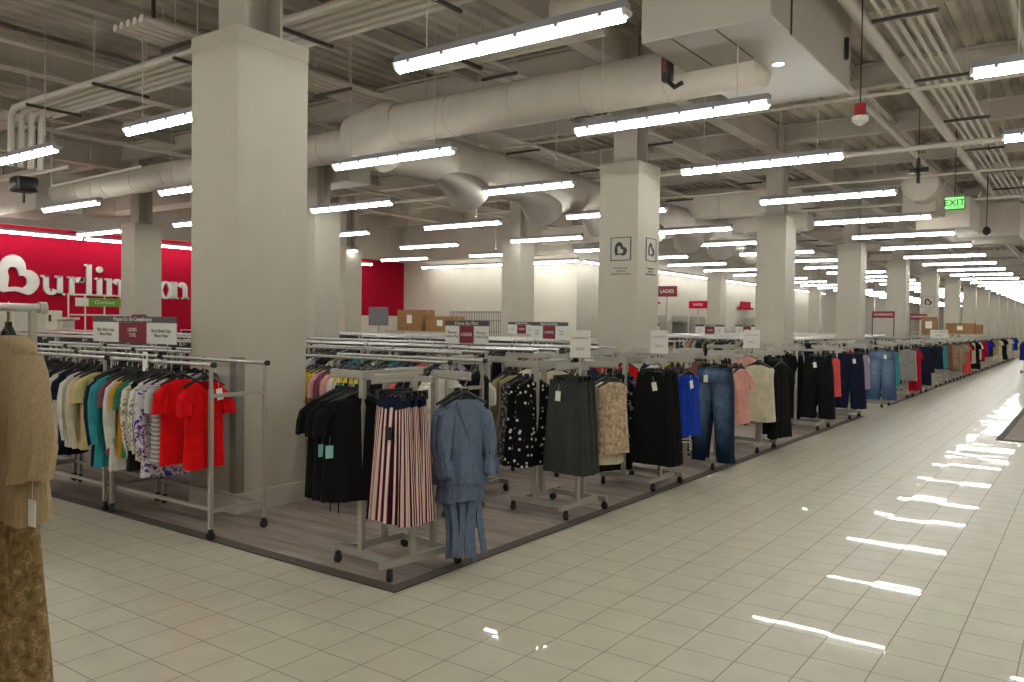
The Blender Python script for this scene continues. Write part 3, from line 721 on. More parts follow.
HOOK = MB().tube([(-.017, 0, -.012)]+[(-.016*cos(t), 0, -.014+.0165*sin(t)) for t in [i*pi/7 for i in range(8)]]+[(.013, 0, -.032), (.002, 0, -.048), (0, 0, -.10)], .0022, 6).mesh('hook', CHROME)
HANG = MB().tube([(-.175, .004, -.182), (-.13, 0, -.162), (-.05, 0, -.122), (0, 0, -.10), (.05, 0, -.122), (.13, 0, -.162), (.175, .004, -.182)], [.009, .012, .015, .016, .015, .012, .009], 8).box((-.02, -.008, -.14), (.02, .008, -.075)).mesh('hanger', BLACKP)
m = MB().bar((-.15, 0, -.085), (.15, 0, -.085), .010, .018).tube([(0, 0, -.085), (0, 0, -.06)], .011, 8)
for x in (-.11, .11): m.box((x-.018, -.036, -.13), (x+.018, -.022, -.07)).box((x-.018, .022, -.13), (x+.018, .036, -.07)).box((x-.012, -.03, -.08), (x+.012, .03, -.07))
CLIPH = m.mesh('hanger', BLACKP, False)
LOWH = MB().tube([(-.17, 0, -.18), (0, 0, -.105), (.17, 0, -.18)], .013, 5).tube([(.014, 0, -.02), (.012, 0, .002), (-.01, 0, .002), (0, 0, -.09)], .003, 4).mesh('hanger', BLACKP)
TAGM = MB().box((-.026, -.001, -.085), (.026, .001, 0)).bar((0, 0, 0), (.004, 0, .06), .0015, .0015).mesh('price_tag', TAGW, False)
CLIPPED = ('skirt', 'trous', 'wide', 'jeans', 'short')
VIS = []
def hang(kind, mat, x, y, z, rz, label, group=None, tags=0, seed=None, tagm=None, jitter=True, tagpos=None):
    nm = KINDS[kind][0]; low = kind.startswith('low')
    seed = random.randrange(4) if seed is None else seed
    o = link(nm, gmesh(kind, seed), None, (x, y, z)); o.rotation_euler = (0, 0, rz+(random.uniform(-.12, .12) if jitter else 0))
    o.material_slots[0].link = 'OBJECT'; o.material_slots[0].material = mat
    tag(o, label, nm.replace('hanging_', '').replace('_', ' ').replace('sleeveless top', 'top'), group)
    clip = any(c in kind for c in CLIPPED) and kind not in ('tee', 'tee_v')
    if low: link('hanger', LOWH, o)
    else:
        h = link('hanger', CLIPH if clip else HANG, o); link('hook', HOOK, h)
    for i in range(tags):
        t = link('price_tag', TAGM, o, tagpos or (random.uniform(-.08, .1)+.05*i, -.085, -.20-.05*i)); t.rotation_euler = (random.uniform(-.1, .05), random.uniform(-.25, .25), 0)
        if tagm: t.material_slots[0].link = 'OBJECT'; t.material_slots[0].material = tagm
    return o
F = fabric
PAL = {
    'black': F('black', (20, 20, 21)), 'navy': F('navy', (26, 32, 54)), 'charcoal': F('charcoal', (62, 63, 62)), 'grey': F('grey', (140, 138, 134)), 'white': F('white', (216, 211, 200)),
    'cream': F('cream', (206, 196, 168)), 'beige': F('beige', (178, 156, 124)), 'khaki': F('khaki', (160, 142, 106)), 'brown': F('brown', (120, 84, 66)), 'tan': F('tan', (164, 138, 108)), 'red': F('red', (222, 12, 18)), 'crimson': F('crimson', (168, 20, 50)),
    'coral': F('coral', (226, 88, 80)), 'pink': F('pink', (222, 160, 152)), 'mauve': F('mauve', (126, 74, 92)), 'lilac': F('lilac', (170, 150, 178)), 'teal': F('teal', (56, 150, 158)), 'green': F('green', (52, 120, 96)), 'lime': F('lime', (120, 150, 62)),
    'mustard': F('mustard', (202, 146, 34)), 'yellow': F('yellow', (216, 196, 60)), 'pale yellow': F('pale_yellow', (206, 196, 138)), 'peach': F('peach', (224, 168, 142)), 'blue': F('blue', (24, 60, 168)), 'royal blue': F('royal', (28, 40, 170)), 'denim blue': F('slate_blue', (112, 124, 146), 'linen', (92, 104, 128)),
}
SKST = F('striped_skirt', (48, 16, 34), 'stripe_v', (226, 196, 186), (150, 80, 92), 30)
DOTS = F('dots', (18, 18, 20), 'dots', (214, 208, 198), None, 21)
GFLO = F('grey_print', (60, 60, 66), 'floral', (150, 146, 150), (24, 24, 28), 40)
BFLO = F('beige_print', (178, 156, 130), 'floral', (206, 188, 162), (150, 126, 104), 26)
DFLO = F('dark_print', (28, 28, 36), 'floral', (150, 146, 154), (16, 16, 22), 14)
WFLO = F('white_floral', (206, 200, 186), 'floral', (110, 100, 90), (150, 130, 110), 22)
PFLO = F('purple_floral', (196, 188, 190), 'floral', (90, 50, 130), (60, 60, 150), 20)
WSTR = F('white_stripe', (206, 204, 200), 'stripe_h', (150, 148, 150), None, 22)
BSTR = F('black_white_stripe', (28, 28, 30), 'stripe_h', (206, 204, 200), None, 26)
DEN = F('denim', (20, 34, 58), 'denim', (96, 120, 146))
DENL = F('denim_pale', (60, 82, 112), 'denim', (120, 140, 164))
LACE = F('gold_lace', (134, 110, 72), 'floral', (162, 140, 102), (112, 90, 56), 34)
LIN = F('beige_linen', (164, 142, 110), 'linen', (148, 127, 96))

# racks of the front row
def dr(x0, x1, y, label, H=RH, rz=0):
    o = double_rack(x1-x0, H); o.location = ((x0+x1)/2, y, .006); tag(o, label, 'garment rack', 'double rail racks'); del o['group']; return o
RZ = .006+RH+.0015
dr(-6.9, -5.42, 3.92, 'double rail garment rack holding the red shirts')
dr(-8.44, -6.97, 3.92, 'double rail garment rack next along from the red shirts, under the grey headed sign')
dr(-9.97, -8.5, 3.92, 'double rail garment rack third along from the red shirts')
front = [(-5.53, 'tee_v', PAL['red'], 'bright red V-neck tee at the end of the front rail, beside the end post'), (-5.84, 'tee', PAL['red'], 'bright red round neck tee just behind the V-neck red tee'), (-6.02, 'tee', WSTR, 'white and grey striped tee behind the red ones'),
         (-6.12, 'tunic', PFLO, 'purple and blue patterned tunic'), (-6.24, 'blouse', WFLO, 'white floral long sleeve blouse behind the purple pattern'), (-6.33, 'shell_long', PAL['black'], 'black sleeveless top between floral blouses'), (-6.44, 'blouse', WFLO, 'white floral blouse in front of the green one'),
         (-6.53, 'tee', PAL['green'], 'green tee behind white florals'), (-6.64, 'tee', PAL['mustard'], 'mustard tee on the front rail'), (-6.76, 'tunic', PAL['white'], 'long white tunic behind the mustard tee'), (-6.86, 'tee', PAL['mauve'], 'mauve tee on the front rail'),
         (-7.06, 'tunic', PAL['teal'], 'teal tunic on the front rail'), (-7.18, 'tunic', PAL['navy'], 'navy tunic beside the teal one'), (-7.31, 'tee', PAL['pale yellow'], 'pale yellow tee beside the navy tunic'), (-7.42, 'tee', PAL['peach'], 'peach tee beside the pale yellow one'),
         (-7.56, 'blouse', PAL['cream'], 'cream blouse beside the peach tee'), (-7.72, 'blouse', PAL['white'], 'white blouse beside the cream one'), (-7.9, 'tee', PAL['navy'], 'navy tee beyond the white blouse'), (-8.06, 'tee', PAL['white'], 'white tee beyond the navy one'), (-8.2, 'tunic', PAL['navy'], 'navy tunic near the far post of the second rack'),
         (-8.33, 'blouse', PAL['grey'], 'grey blouse at the far post of the second rack'), (-8.62, 'tee', PAL['navy'], 'navy tee first on the third rack'), (-8.8, 'blouse', PAL['cream'], 'cream blouse on the third rack'), (-9.0, 'tee', PAL['black'], 'black tee on the third rack'), (-9.2, 'tee', PAL['teal'], 'teal tee on the third rack'), (-9.4, 'blouse', PAL['white'], 'white blouse on the third rack')]
def clear_posts(x):
    for q in (-6.885, -6.985, -8.425, -8.515):
        if abs(x-q) < .05: x = q+(.055 if x > q or q in (-6.885, -8.425) and x > q-.03 else -.06)
    return x
for i, (x, k, mt, lb) in enumerate(front):
    x = clear_posts(-5.84+(x+5.84)*.78) if x < -5.84 else x
    if 'rail' not in lb and 'rack' not in lb: lb += ' on the red shirt rail'
    hang(k, mt, x, 3.675, RZ, pi/2, lb, tags=1 if i in (0, 1, 3) else 0, tagm=TAGB if i else TAGW, seed=i % 4)
back = [(-6.28, 'lilac'), (-6.42, 'white'), (-6.55, 'navy'), (-6.7, 'white'), (-6.8, 'navy'), (-7.1, 'navy'), (-7.25, 'charcoal'), (-7.4, 'coral'), (-7.52, 'lilac'), (-7.64, 'peach'), (-7.78, 'lilac'), (-7.92, 'mauve'), (-8.08, 'coral'), (-8.2, 'coral'), (-8.34, 'coral'), (-8.6, 'pink'), (-8.8, 'navy'), (-8.95, 'navy'), (-9.1, 'navy'), (-9.3, 'navy')]
for i, (x, c) in enumerate(back):
    hang('low', PAL[c], x, 4.165, RZ, pi/2, f'{c} top hung {ordn(i)} from the red shirt end of the back rail', tags=0)

# four-way racks along the aisle
FW = [(-3.92, 4.13, -.10), (-3.91, 6.22, -.03), (-3.86, 7.78, 0), (-3.85, 9.33, 0), (-3.86, 10.9, 0), (-3.88, 13.82, .03), (-3.86, 15.9, 0), (-3.87, 18.7, 0), (-3.87, 21.55, 0), (-3.86, 23.4, 0), (-3.88, 26.0, 0), (-3.9, 28.0, 0), (-3.9, 29.75, 0), (-3.9, 31.4, 0), (-3.92, 33.1, 0), (-3.92, 35.2, 0), (-3.92, 37.3, 0), (-3.92, 39.4, 0), (-3.92, 42.0, 0), (-3.92, 44.4, 0), (-3.92, 47, 0), (-3.92, 50, 0), (-3.92, 53, 0)]
SPEC = [  # per rack: arm 0 (away from the aisle), arm 1 (front), arm 2 (aisle side)
    ([('tee_big', 'black', 'black tee')]*5, [('skirt', SKST, 'maroon striped pleated skirt')]*3, [('wrap', 'denim blue', 'slate blue wrap blouse')]*2),
    ([('shell_long', DOTS, 'black polka dot top'), ('shell_long', DOTS, 'black polka dot top'), ('shell_long', GFLO, 'grey patterned top')], [('skirt_full', 'charcoal', 'charcoal grey full skirt')]*3, [('shell', BFLO, 'beige lace patterned top'), ('shell_long', 'cream', 'cream top')]),
    ([('shell_long', DFLO, 'dark floral print top'), ('dress', 'black', 'black dress'), ('tee', DFLO, 'dark floral print tee')], [('skirt_long', 'black', 'long black skirt')]*3, [('shell', 'blue', 'bright blue top'), ('shell', 'blue', 'bright blue top'), ('shell_long', BSTR, 'black and white striped top')]),
    ([('shell', 'crimson', 'crimson top'), ('tunic', 'navy', 'navy tunic'), ('dress', 'navy', 'navy dress')], [('jeans', DEN, 'faded dark blue denim jeans')]*2, [('tee', 'pink', 'pale pink tee'), ('tee', 'pink', 'pale pink tee')]),
    ([('tee', 'brown', 'brown ruffled tee'), ('tee', 'tan', 'tan tee')], [('shell_long', 'cream', 'cream sleeveless blouse'), ('shell_long', 'white', 'white sleeveless blouse')], [('dress', 'black', 'black dress'), ('trousers', 'black', 'black trousers')]),
    ([('trousers', 'black', 'black trousers'), ('dress', 'black', 'black dress')], [('wide', 'black', 'wide black trousers'), ('wide', 'navy', 'wide navy trousers')], [('shell', 'coral', 'coral pink top'), ('shorts', 'navy', 'navy shorts')]),
    ([('trousers', 'navy', 'navy trousers')], [('wide', 'navy', 'wide navy trousers'), ('wide', 'navy', 'wide navy trousers')], [('shell', 'lilac', 'lilac top'), ('dress', 'navy', 'navy dress')]),
    ([('trousers', 'navy', 'navy trousers')], [('jeans_wide', DENL, 'pale blue wide denim jeans')]*2, [('shell_long', 'teal', 'teal top'), ('tee', 'navy', 'navy tee')]),
    ([('shell', 'white', 'white top')], [('shell_long', 'grey', 'pale grey top'), ('shell_long', 'white', 'white top')], [('dress', 'crimson', 'crimson dress'), ('dress', 'red', 'red dress')]),
    ([('trousers', 'black', 'black trousers')], [('trousers', 'navy', 'navy trousers'), ('trousers', 'navy', 'navy trousers')], [('tee', 'black', 'black tee'), ('dress', 'lime', 'lime green dress')]),
    ([('shell', 'white', 'white top')], [('shell', 'navy', 'navy top'), ('shell', 'green', 'green top')], [('shell', 'teal', 'teal top')]),
    ([('tee', 'brown', 'brown tee')], [('shell_long', 'brown', 'brown top'), ('shell', 'brown', 'brown top')], [('tee', 'tan', 'tan tee')]),
    ([('tee', 'tan', 'tan tee')], [('tunic', 'tan', 'tan tunic'), ('tee', 'green', 'green tee')], [('tee', 'tan', 'tan tee')]),
    ([('tee', 'grey', 'grey tee')], [('tee', 'grey', 'grey tee'), ('tee', 'grey', 'grey tee')], [('dress', 'coral', 'coral dress')]),
    ([('dress', 'black', 'black dress')], [('tee', 'black', 'black tee')], [('shell_long', 'cream', 'cream top')]),
    ([('tee', 'black', 'black tee')], [('dress', 'black', 'black dress')], [('tee', 'white', 'white tee')]),
    ([('tee', 'crimson', 'crimson tee')], [('tunic', 'crimson', 'crimson tunic')], [('shell', 'crimson', 'crimson top')]),
    ([('tee', 'navy', 'navy tee')], [('tee', 'royal blue', 'royal blue tee')], [('tee', 'navy', 'navy tee')]),
    ([('tee', 'khaki', 'khaki tee')], [('tee', 'khaki', 'khaki tee')], [('tee', 'beige', 'beige tee')]),
    ([('dress', 'cream', 'cream dress')], [('dress', 'cream', 'cream dress')], [('tee', 'black', 'black tee')]),
    ([('tee', 'black', 'black tee')], [('dress', 'black', 'black dress')], [('tee', 'cream', 'cream tee')]),
    ([('tee', 'cream', 'cream tee')], [('dress', 'cream', 'cream dress')], [('tee', 'lilac', 'lilac tee')]),
    ([('tee', 'blue', 'blue tee')], [('tee', 'blue', 'blue tee')], [('tee', 'blue', 'blue tee')]),
]
ARMN = ['inner arm', 'front arm', 'aisle arm']
def local(cx, cy, a, x, y): return cx+x*cos(a)-y*sin(a), cy+x*sin(a)+y*cos(a)
def fill(cx, cy, a, spec, where, tagged=()):
    for k, arm in enumerate(spec):
        n = len(arm); st = .06 if n > 3 else .075
        for i, (kd, mt, lb) in enumerate(arm):
            # first in the list is the outermost for the front and aisle arms, the one by the post for the inner arm
            u = (.05+st*i) if k == 0 else ((.25-st*i) if k == 1 else (.38-st*i))
            p = [(-.075-u+.04, -.25), (.25, -.075-u+.06), (.075+u-.06, .25)][k]
            if k == 0: p = (-.075-u, -.25)
            x, y = local(cx, cy, a, *p)
            rz = [pi/2-.4, .05, pi/2-.22][k]+a
            same = [q[2] for q in arm].count(lb) > 1
            t = f'{lb} {"hung "+ordn(i)+" " if same else ""}on the {ARMN[k]} of {where}'
            g = hang(kd, PAL[mt] if isinstance(mt, str) else mt, x, y, .006+ARMZ, rz, t, tags=1 if (k, i) in tagged else 0, seed=(i+k) % 4)
            if mt is SKST:
                R = [ring(.143, .031, z, 40) for z in (-.106, -.15, -.168)]
                for j, (px, py, pz) in enumerate(R[2]): R[2][j] = (px, py, pz-.03*(1-(px/.143)**2))
                MB().loft(R, False).build('waistband', PAL['navy'], g)
                if i == 0: t = link('price_tag', TAGM, g, (.02, -.07, -.30)); t.material_slots[0].link = 'OBJECT'; t.material_slots[0].material = TAGB
            if kd == 'tee_big':
                g.rotation_euler.z += (-.12, .1, -.05, .16, -.1)[i]
                MB().box((-.03, -.012, -.05), (-.012, .012, -.02)).box((.006, -.012, -.055), (.024, .012, -.03)).build('size_marker', YEL2, g, False)
            if kd == 'tee_big' and i in (1, 3):
                t = link('price_tag', TAGM, g, (-.19, -.06, -.46)); t.material_slots[0].link = 'OBJECT'; t.material_slots[0].material = TAGA
                MB().tube([(-.12, -.05, -.62), (-.125, -.055, -.8), (-.12, -.05, -.93), (-.115, -.05, -.8), (-.11, -.05, -.63)], .004, 5).build('drawstring', PAL['black'], g)
WHERE = ['the corner four-way rack', 'the charcoal skirt rack', 'the long black skirt rack', 'the dark jeans rack', 'the cream blouse rack', 'the black trousers rack', 'the navy trousers rack', 'the pale jeans rack']
for i, (x, y, a) in enumerate(FW):
    o = four_way(); o.location = (x, y, .006 if not (16.4 < y < 19.3) else 0); o.rotation_euler = (0, 0, a)
    w = WHERE[i] if i < len(WHERE) else f'the {ordn(i)} aisle rack'
    tag(o, (f'four-way rack {ordn(i)} along the main aisle' if i else 'four-way rack at the carpet corner with striped skirts'), 'garment rack')
    fill(x, y, a, SPEC[i], w, {1: ((1, 0),), 2: ((1, 0), (1, 1), (2, 0)), 3: ((1, 0), (2, 1)), 5: ((1, 1), (1, 0)), 6: ((1, 0), (1, 1), (2, 0)), 7: ((1, 0), (1, 1))}.get(i, ()))
# second line of four-way racks behind the aisle line
FW2 = [(-5.06, 6.28), (-5.05, 7.8), (-5.03, 9.35), (-5.03, 10.9), (-5.05, 13.75), (-5.05, 15.85), (-5.05, 20.0), (-5.05, 21.6)]
SP2 = [([('tee', 'cream', 'cream tee')], [('shell_long', 'cream', 'cream vest top'), ('tee', 'white', 'white tee')], [('shell_long', 'khaki', 'khaki top'), ('tee', 'khaki', 'khaki tee')]),
       ([('tee', 'white', 'white tee')], [('tee', 'cream', 'cream tee')], [('shell_long', 'navy', 'navy top'), ('tee', 'yellow', 'yellow tee')]),
       ([('tee', 'red', 'red tee')], [('tee', 'red', 'red tee')], [('tee', 'white', 'white tee')]),
       ([('tee', 'navy', 'navy tee')], [('tee', 'yellow', 'yellow tee')], [('tee', 'brown', 'brown tee')]),
       ([('tee', 'black', 'black tee')], [('tee', 'pink', 'pink tee')], [('dress', 'black', 'black dress')]),
       ([('tee', 'navy', 'navy tee')], [('tee', 'black', 'black tee')], [('tee', 'lilac', 'lilac tee')]),
       ([('tee', 'navy', 'navy tee')], [('tee', 'white', 'white tee')], [('tee', 'red', 'red tee')]),
       ([('tee', 'navy', 'navy tee')], [('tee', 'black', 'black tee')], [('tee', 'grey', 'grey tee')])]
for i, (x, y) in enumerate(FW2):
    o = four_way(); o.location = (x, y, .006); o.rotation_euler = (0, 0, .05)
    tag(o, f'four-way rack {ordn(i)} in the second line behind the aisle racks', 'garment rack')
    fill(x, y, .05, SP2[i], f'the {ordn(i)} second line rack')
o = four_way(); o.location = (-1.9, 36.6, .006); o.rotation_euler = (0, 0, 0); tag(o, 'four-way rack with navy tops on the far side of the main aisle', 'garment rack')
fill(-1.9, 36.6, 0, ([('tee', 'navy', 'navy tee'), ('tee', 'royal blue', 'royal blue tee'), ('tee', 'navy', 'dark navy tee')], [('tee', 'navy', 'navy tee')], [('tee', 'lilac', 'lilac tee')]), 'the rack across the main aisle')

# ------------------------------------------------------------------ rows of double rail racks inside
PACK = []
dr(-6.42, -4.48, 5.58, 'double rail rack with yellow and pink tops behind the black tees')
mix = ['yellow', 'yellow', 'yellow', 'pink', 'mauve', 'pink', 'white', 'white', 'green', 'black', 'grey', 'black', 'charcoal', 'black', 'black', 'green', 'coral', 'black', 'black', 'charcoal', 'cream', 'white']
for i, c in enumerate(mix):
    x = -6.24+1.68*i/(len(mix)-1)
    hang('low', PAL[c], x, 5.335, RZ, pi/2, f'{c} top hung {ordn(i)} from the column on the rail behind the black tees')
cyc = ['black', 'charcoal', 'navy', 'cream', 'black', 'white', 'grey', 'black', 'lilac', 'black', 'coral', 'navy', 'teal', 'beige']
for i in range(16):
    x = -6.3+1.72*i/15; c = cyc[(i*5+2) % len(cyc)]
    hang('low_shell', PAL[c], x, 5.825, RZ, pi/2, f'{c} sleeveless top hung {ordn(i)} on the second rail behind the black tees')
for j in range(3):
    x0 = -8.62-1.53*j; dr(x0, x0+1.46, 5.12, f'double rail rack {ordn(j)} along the row behind the red shirt racks')
    for i in range(15):
        c = (['navy', 'black', 'charcoal', 'black', 'lilac', 'white', 'coral', 'black', 'pink', 'navy'])[(i*3+j) % 10]
        hang('low_blouse', PAL[c], x0+.1+1.26*i/14, 4.875, RZ, pi/2, f'{c} blouse {ordn(i)} on rack {ordn(j)} behind the red shirt row')
FLAT = {}
def flat(x0, x1, y, label):
    L = round(x1-x0, 2)
    if L not in FLAT: FLAT[L] = flat_rack_mesh(L)
    o = link('garment_rack', FLAT[L], None, ((x0+x1)/2, y, .006)); tag(o, label, 'garment rack'); return o
ROWY = [7.3, 8.85, 10.4, 12.9, 14.4, 15.8]
for r, y in enumerate(ROWY):
    x = -5.75 if r < 2 else (-5.75 if y < 11 else -7.0)
    for j in range(11 if r < 3 else 10):
        x1 = x-1.56*j; x0 = x1-1.5
        if abs(y-12.9) < .8 and (-15.2 < x1 and x0 < -14.1 or -21.2 < x1 and x0 < -20): continue
        flat(x0, x1, y, f'double rail rack {ordn(j)} from the aisle in the {ordn(r)} inner row')
        if r == 0 and j < 3:
            for i in range(13):
                c = cyc[(i*3+j*4+r) % len(cyc)]
                hang(('low', 'low_shell', 'low_blouse')[i % 3], PAL[c], x0+.1+1.3*i/12, y-.245, RZ, pi/2, f'{c} top {ordn(i)} on rack {ordn(j)} of the first inner row')
            PACK.append((x0, x1, y+.245))
        else:
            PACK.append((x0, x1, y-.245)); PACK.append((x0, x1, y+.245))
for r, y in enumerate([20.6, 22.4, 24.2, 26.1, 28.4, 30.6, 33, 35.4, 38, 41]):
    for j in range(6):
        x1 = (-5.9 if r < 2 else -5.0)-1.56*j; x0 = x1-1.5
        if 18.6 < y < 100 and x0 < -13.3: continue
        if any(abs(y-cb-.39) < .75 and x1 > -6.5 for ca, cb in COLS): continue
        flat(x0, x1, y, f'double rail rack {ordn(j)} from the aisle in the {ordn(r)} row past the cross aisle')
        PACK.append((x0, x1, y-.245))
# the rest of the clothes packed on the inner rails, past counting
pk = MB(); pm = [PAL[c] for c in ('black', 'charcoal', 'navy', 'white', 'cream', 'grey', 'beige', 'pink', 'khaki')]+[BLACKP]
rr = random.Random(11)
for x0, x1, y in PACK:
    n = 16
    for i in range(n):
        x = x0+.1+(x1-x0-.2)*i/(n-1)+rr.uniform(-.02, .02); pk.mi = rr.choice([0, 0, 0, 1, 1, 2, 2, 3, 4, 5, 6, 7, 8])
        L = rr.uniform(.58, .95); w = rr.uniform(.18, .22); tw = rr.uniform(-.012, .012); z = RZ
        R = []
        for hw, d, dz in ((.06, .016, -.11), (w, .02, -.165), (w*.92, .024, -.3), (w+.02, .032, -.11-L)):
            R.append([(x+d*sy+tw*sx, y+hw*sx, z+dz) for sx, sy in ((-1, -.6), (-.5, -1), (.5, -1), (1, -.6), (1, .6), (.5, 1), (-.5, 1), (-1, .6))])
        pk.loft(R); pk.mi = 9
        pk.tube([(x, y-.19, z-.15), (x, y, z-.095), (x, y+.19, z-.15)], .012, 4); pk.tube([(x, y, z-.09), (x, y+.01, z+.002)], .004, 4)
tag(pk.build('packed_clothes', pm), 'clothes on black hangers packed along the inner rows of rails', 'clothes', None, 'stuff')

# ------------------------------------------------------------------ foreground rack with the beige set
o = double_rack(1.5, 1.745); o.location = (-3.355, .645, 0); o.rotation_euler = (0, 0, pi/2); tag(o, 'tall double rail rack at the front holding the beige linen top', 'garment rack')
FZ = 1.747
gx, gy = -3.11, 1.29
m = top_mesh(.66, .19, .06, 'cape', 64, 16, .016, 2)
# slanted handkerchief hem
m.v = [V((p.x, p.y, p.z+.03-(max(0, -.45-p.z)/.3)*(.16*max(0, -p.x/.25)-.02))) for p in m.v]
o = tag(m.build('hanging_blouse', LIN), 'beige linen cape sleeve top hung at the front of the tall rack', 'blouse'); o.location = (gx, gy, FZ); o.rotation_euler = (0, 0, 0)
h = link('hanger', HANG, o); link('hook', HOOK, h); h.scale = (.5, 1, .9)
m = MB(); m.lathe([(.001, -.008), (.009, -.004), (.009, .004), (.001, .008)], 10); b = m.build('gold_button', plain('gold_button', (210, 170, 90), .25, .9), o); b.location = (.0, -.06, -.2)
t = link('price_tag', TAGM, o, (.245, -.03, -.66)); t.scale = (1, 1, 1.05)
m = skirt_mesh(1.05, .16, .12, 72, 14, .03, 6, 1); o = tag(m.build('hanging_skirt', LACE), 'long gold lace skirt hanging under the beige linen top', 'skirt'); o.location = (gx+.0, gy+.0, FZ-.36)
h = link('hanger', CLIPH, o)
MB().bar((0, 0, -.08), (0, 0, .36), .012, .006).build('hanging_loop', LACE, o)
for i, (c, yy) in enumerate((('beige', .95), ('khaki', .8), ('tan', .62), ('cream', .45))):
    hang('tunic', PAL[c], -3.11, yy, FZ, 0, f'{c} tunic hung {ordn(i)} behind the beige linen top')

# ------------------------------------------------------------------ signs
def topper(x, y, z, w, h, head, left, mid, label, small=False):
    o = empty('rack_sign', (x, y, z), 0, label, 'rack sign')
    hh = h*.22; pw = w/3
    m = MB(); m.box((-w/2, -.006, h-hh), (w/2, .006, h)); m.build('header_panel', SIGNG, o, False)
    for k, mt in ((-1, SIGNW), (0, SIGNR), (1, SIGNW)):
        ww = pw
        MB().box((k*pw-ww/2+.002, -.005, 0), (k*pw+ww/2-.002, .005, h-hh-.002)).build('card', mt, o, False)
    text(head, hh*1.02, o, (0, -.0075, h-hh/2), RX, SIGNW)
    for k in (-1, 1): text(left, (h-hh)*.225, o, (k*pw, -.0065, (h-hh)*.5), RX, GREYT)
    text(mid, (h-hh)*.26, o, (0, -.0065, (h-hh)*.5), RX, SIGNW)
    for s in (-1, 1): MB().bar((s*w*.4, 0, -.10), (s*w*.4, 0, .0), .006, .012).build('clip_stem', METAL, o, False)
    return o
topper(-7.42, 4.165, 1.46, 1.46, .25, 'Prepare for the Compliments', 'Short Sleeve Tops\nMisses Petite', 'LADIES\nTOPS', 'large grey headed sign with maroon centre on the red shirt row')
topper(-5.68+0, 7.055, 1.46, .62, .25, 'Dress the Part', 'Blouses\nLadies Plus', 'LADIES', 'grey headed sign with maroon centre on the row behind the striped skirts')
for i, (x, y, w) in enumerate([(-11.4, 8.605, .66), (-6.6, 10.155, .66), (-9.9, 14.155, .7), (-8.2, 20.355, .8), (-10.9, 22.155, .8), (-9.2, 26.0, .8)]):
    topper(x, y, 1.46, w, .25, 'New Arrivals', 'Tops\nSale', 'LADIES', f'small grey headed maroon sign {ordn(i)} of those among the inner rows')
o = empty('size_card', (-6.33, 3.66, 1.36), 0, 'white size card clipped to the front rail by the striped tee', 'size card')
MB().box((-.035, -.004, -.10), (.035, .0, .06)).build('card_face', TAGW, o, False); MB().box((-.02, -.006, -.0), (.02, -.004, .03)).build('size_print', MONO, o, False)
for i, (x, y, w, lb) in enumerate([(-3.83, 6.42, .19, 'white price card standing on top of the charcoal skirt rack'), (-3.78, 7.98, .19, 'white price card standing on top of the long black skirt rack'), (-3.86, 11.1, .22, 'white price card standing on top of the cream blouse rack'), (-3.9, 28.2, .5, 'pale card standing on top of the brown tops rack')]):
    o = empty('price_card', (x, y, RH), .35, lb, 'price card')
    MB().box((-w/2, -.004, .03), (w/2, .004, .28)).build('card_face', SIGNW, o, False)
    m = MB(); m.bar((0, 0, -.02), (0, 0, .03), .02, .02); m.build('card_clip', METAL, o, False)
    text('CLEARANCE', w*.15, o, (0, -.0055, .21), RX, plain('card_red_print', (170, 110, 110), .6)); text('SALE', w*.2, o, (0, -.0055, .11), RX, GREYT)
# column posters
def poster(x, y, z, face, w, label):
    o = empty('column_poster', (x, y, z), 0 if face == 'y' else pi/2, label, 'poster')
    h = w*1.03; t = .012; f = MB()
    for a, b in (((-w/2, -.01, -h/2), (-w/2+t, 0, h/2)), ((w/2-t, -.01, -h/2), (w/2, 0, h/2)), ((-w/2, -.01, -h/2), (w/2, 0, -h/2+t)), ((-w/2, -.01, h/2-t), (w/2, 0, h/2))): f.box(a, b)
    f.build('poster_frame', MONO, o, False)
    MB().box((-w/2+t, -.006, -h/2+t), (w/2-t, 0, h/2-t)).build('poster_sheet', plain('poster_sheet', (182, 178, 166), .6), o, False)
    m = MB(); heart_logo(m, w*.62, w*.62, lambda a, b, d: (-w*.31+a, -.0065-d, -w*.31+b), 0, .003); m.build('heart_print', MONO, o, False)
    text('Compare our\nprices to\ndepartment stores', w*.13, o, (.0, -.003, -h/2-.16), RX, MONO)
    MB().box((-w*.42, -.0015, -h/2-.33), (w*.42, 0, -h/2-.03)).build('text_panel', COLP, o, False)
    return o
poster(-6.045, 11.329, 2.87, 'y', .355, 'framed heart logo poster on the front face of the second aisle column')
poster(-5.756, 11.79, 2.88, 'x', .355, 'framed heart logo poster on the aisle face of the second aisle column')
poster(-6.1, 40.73, 2.87, 'y', .5, 'framed heart logo poster on a far aisle column')
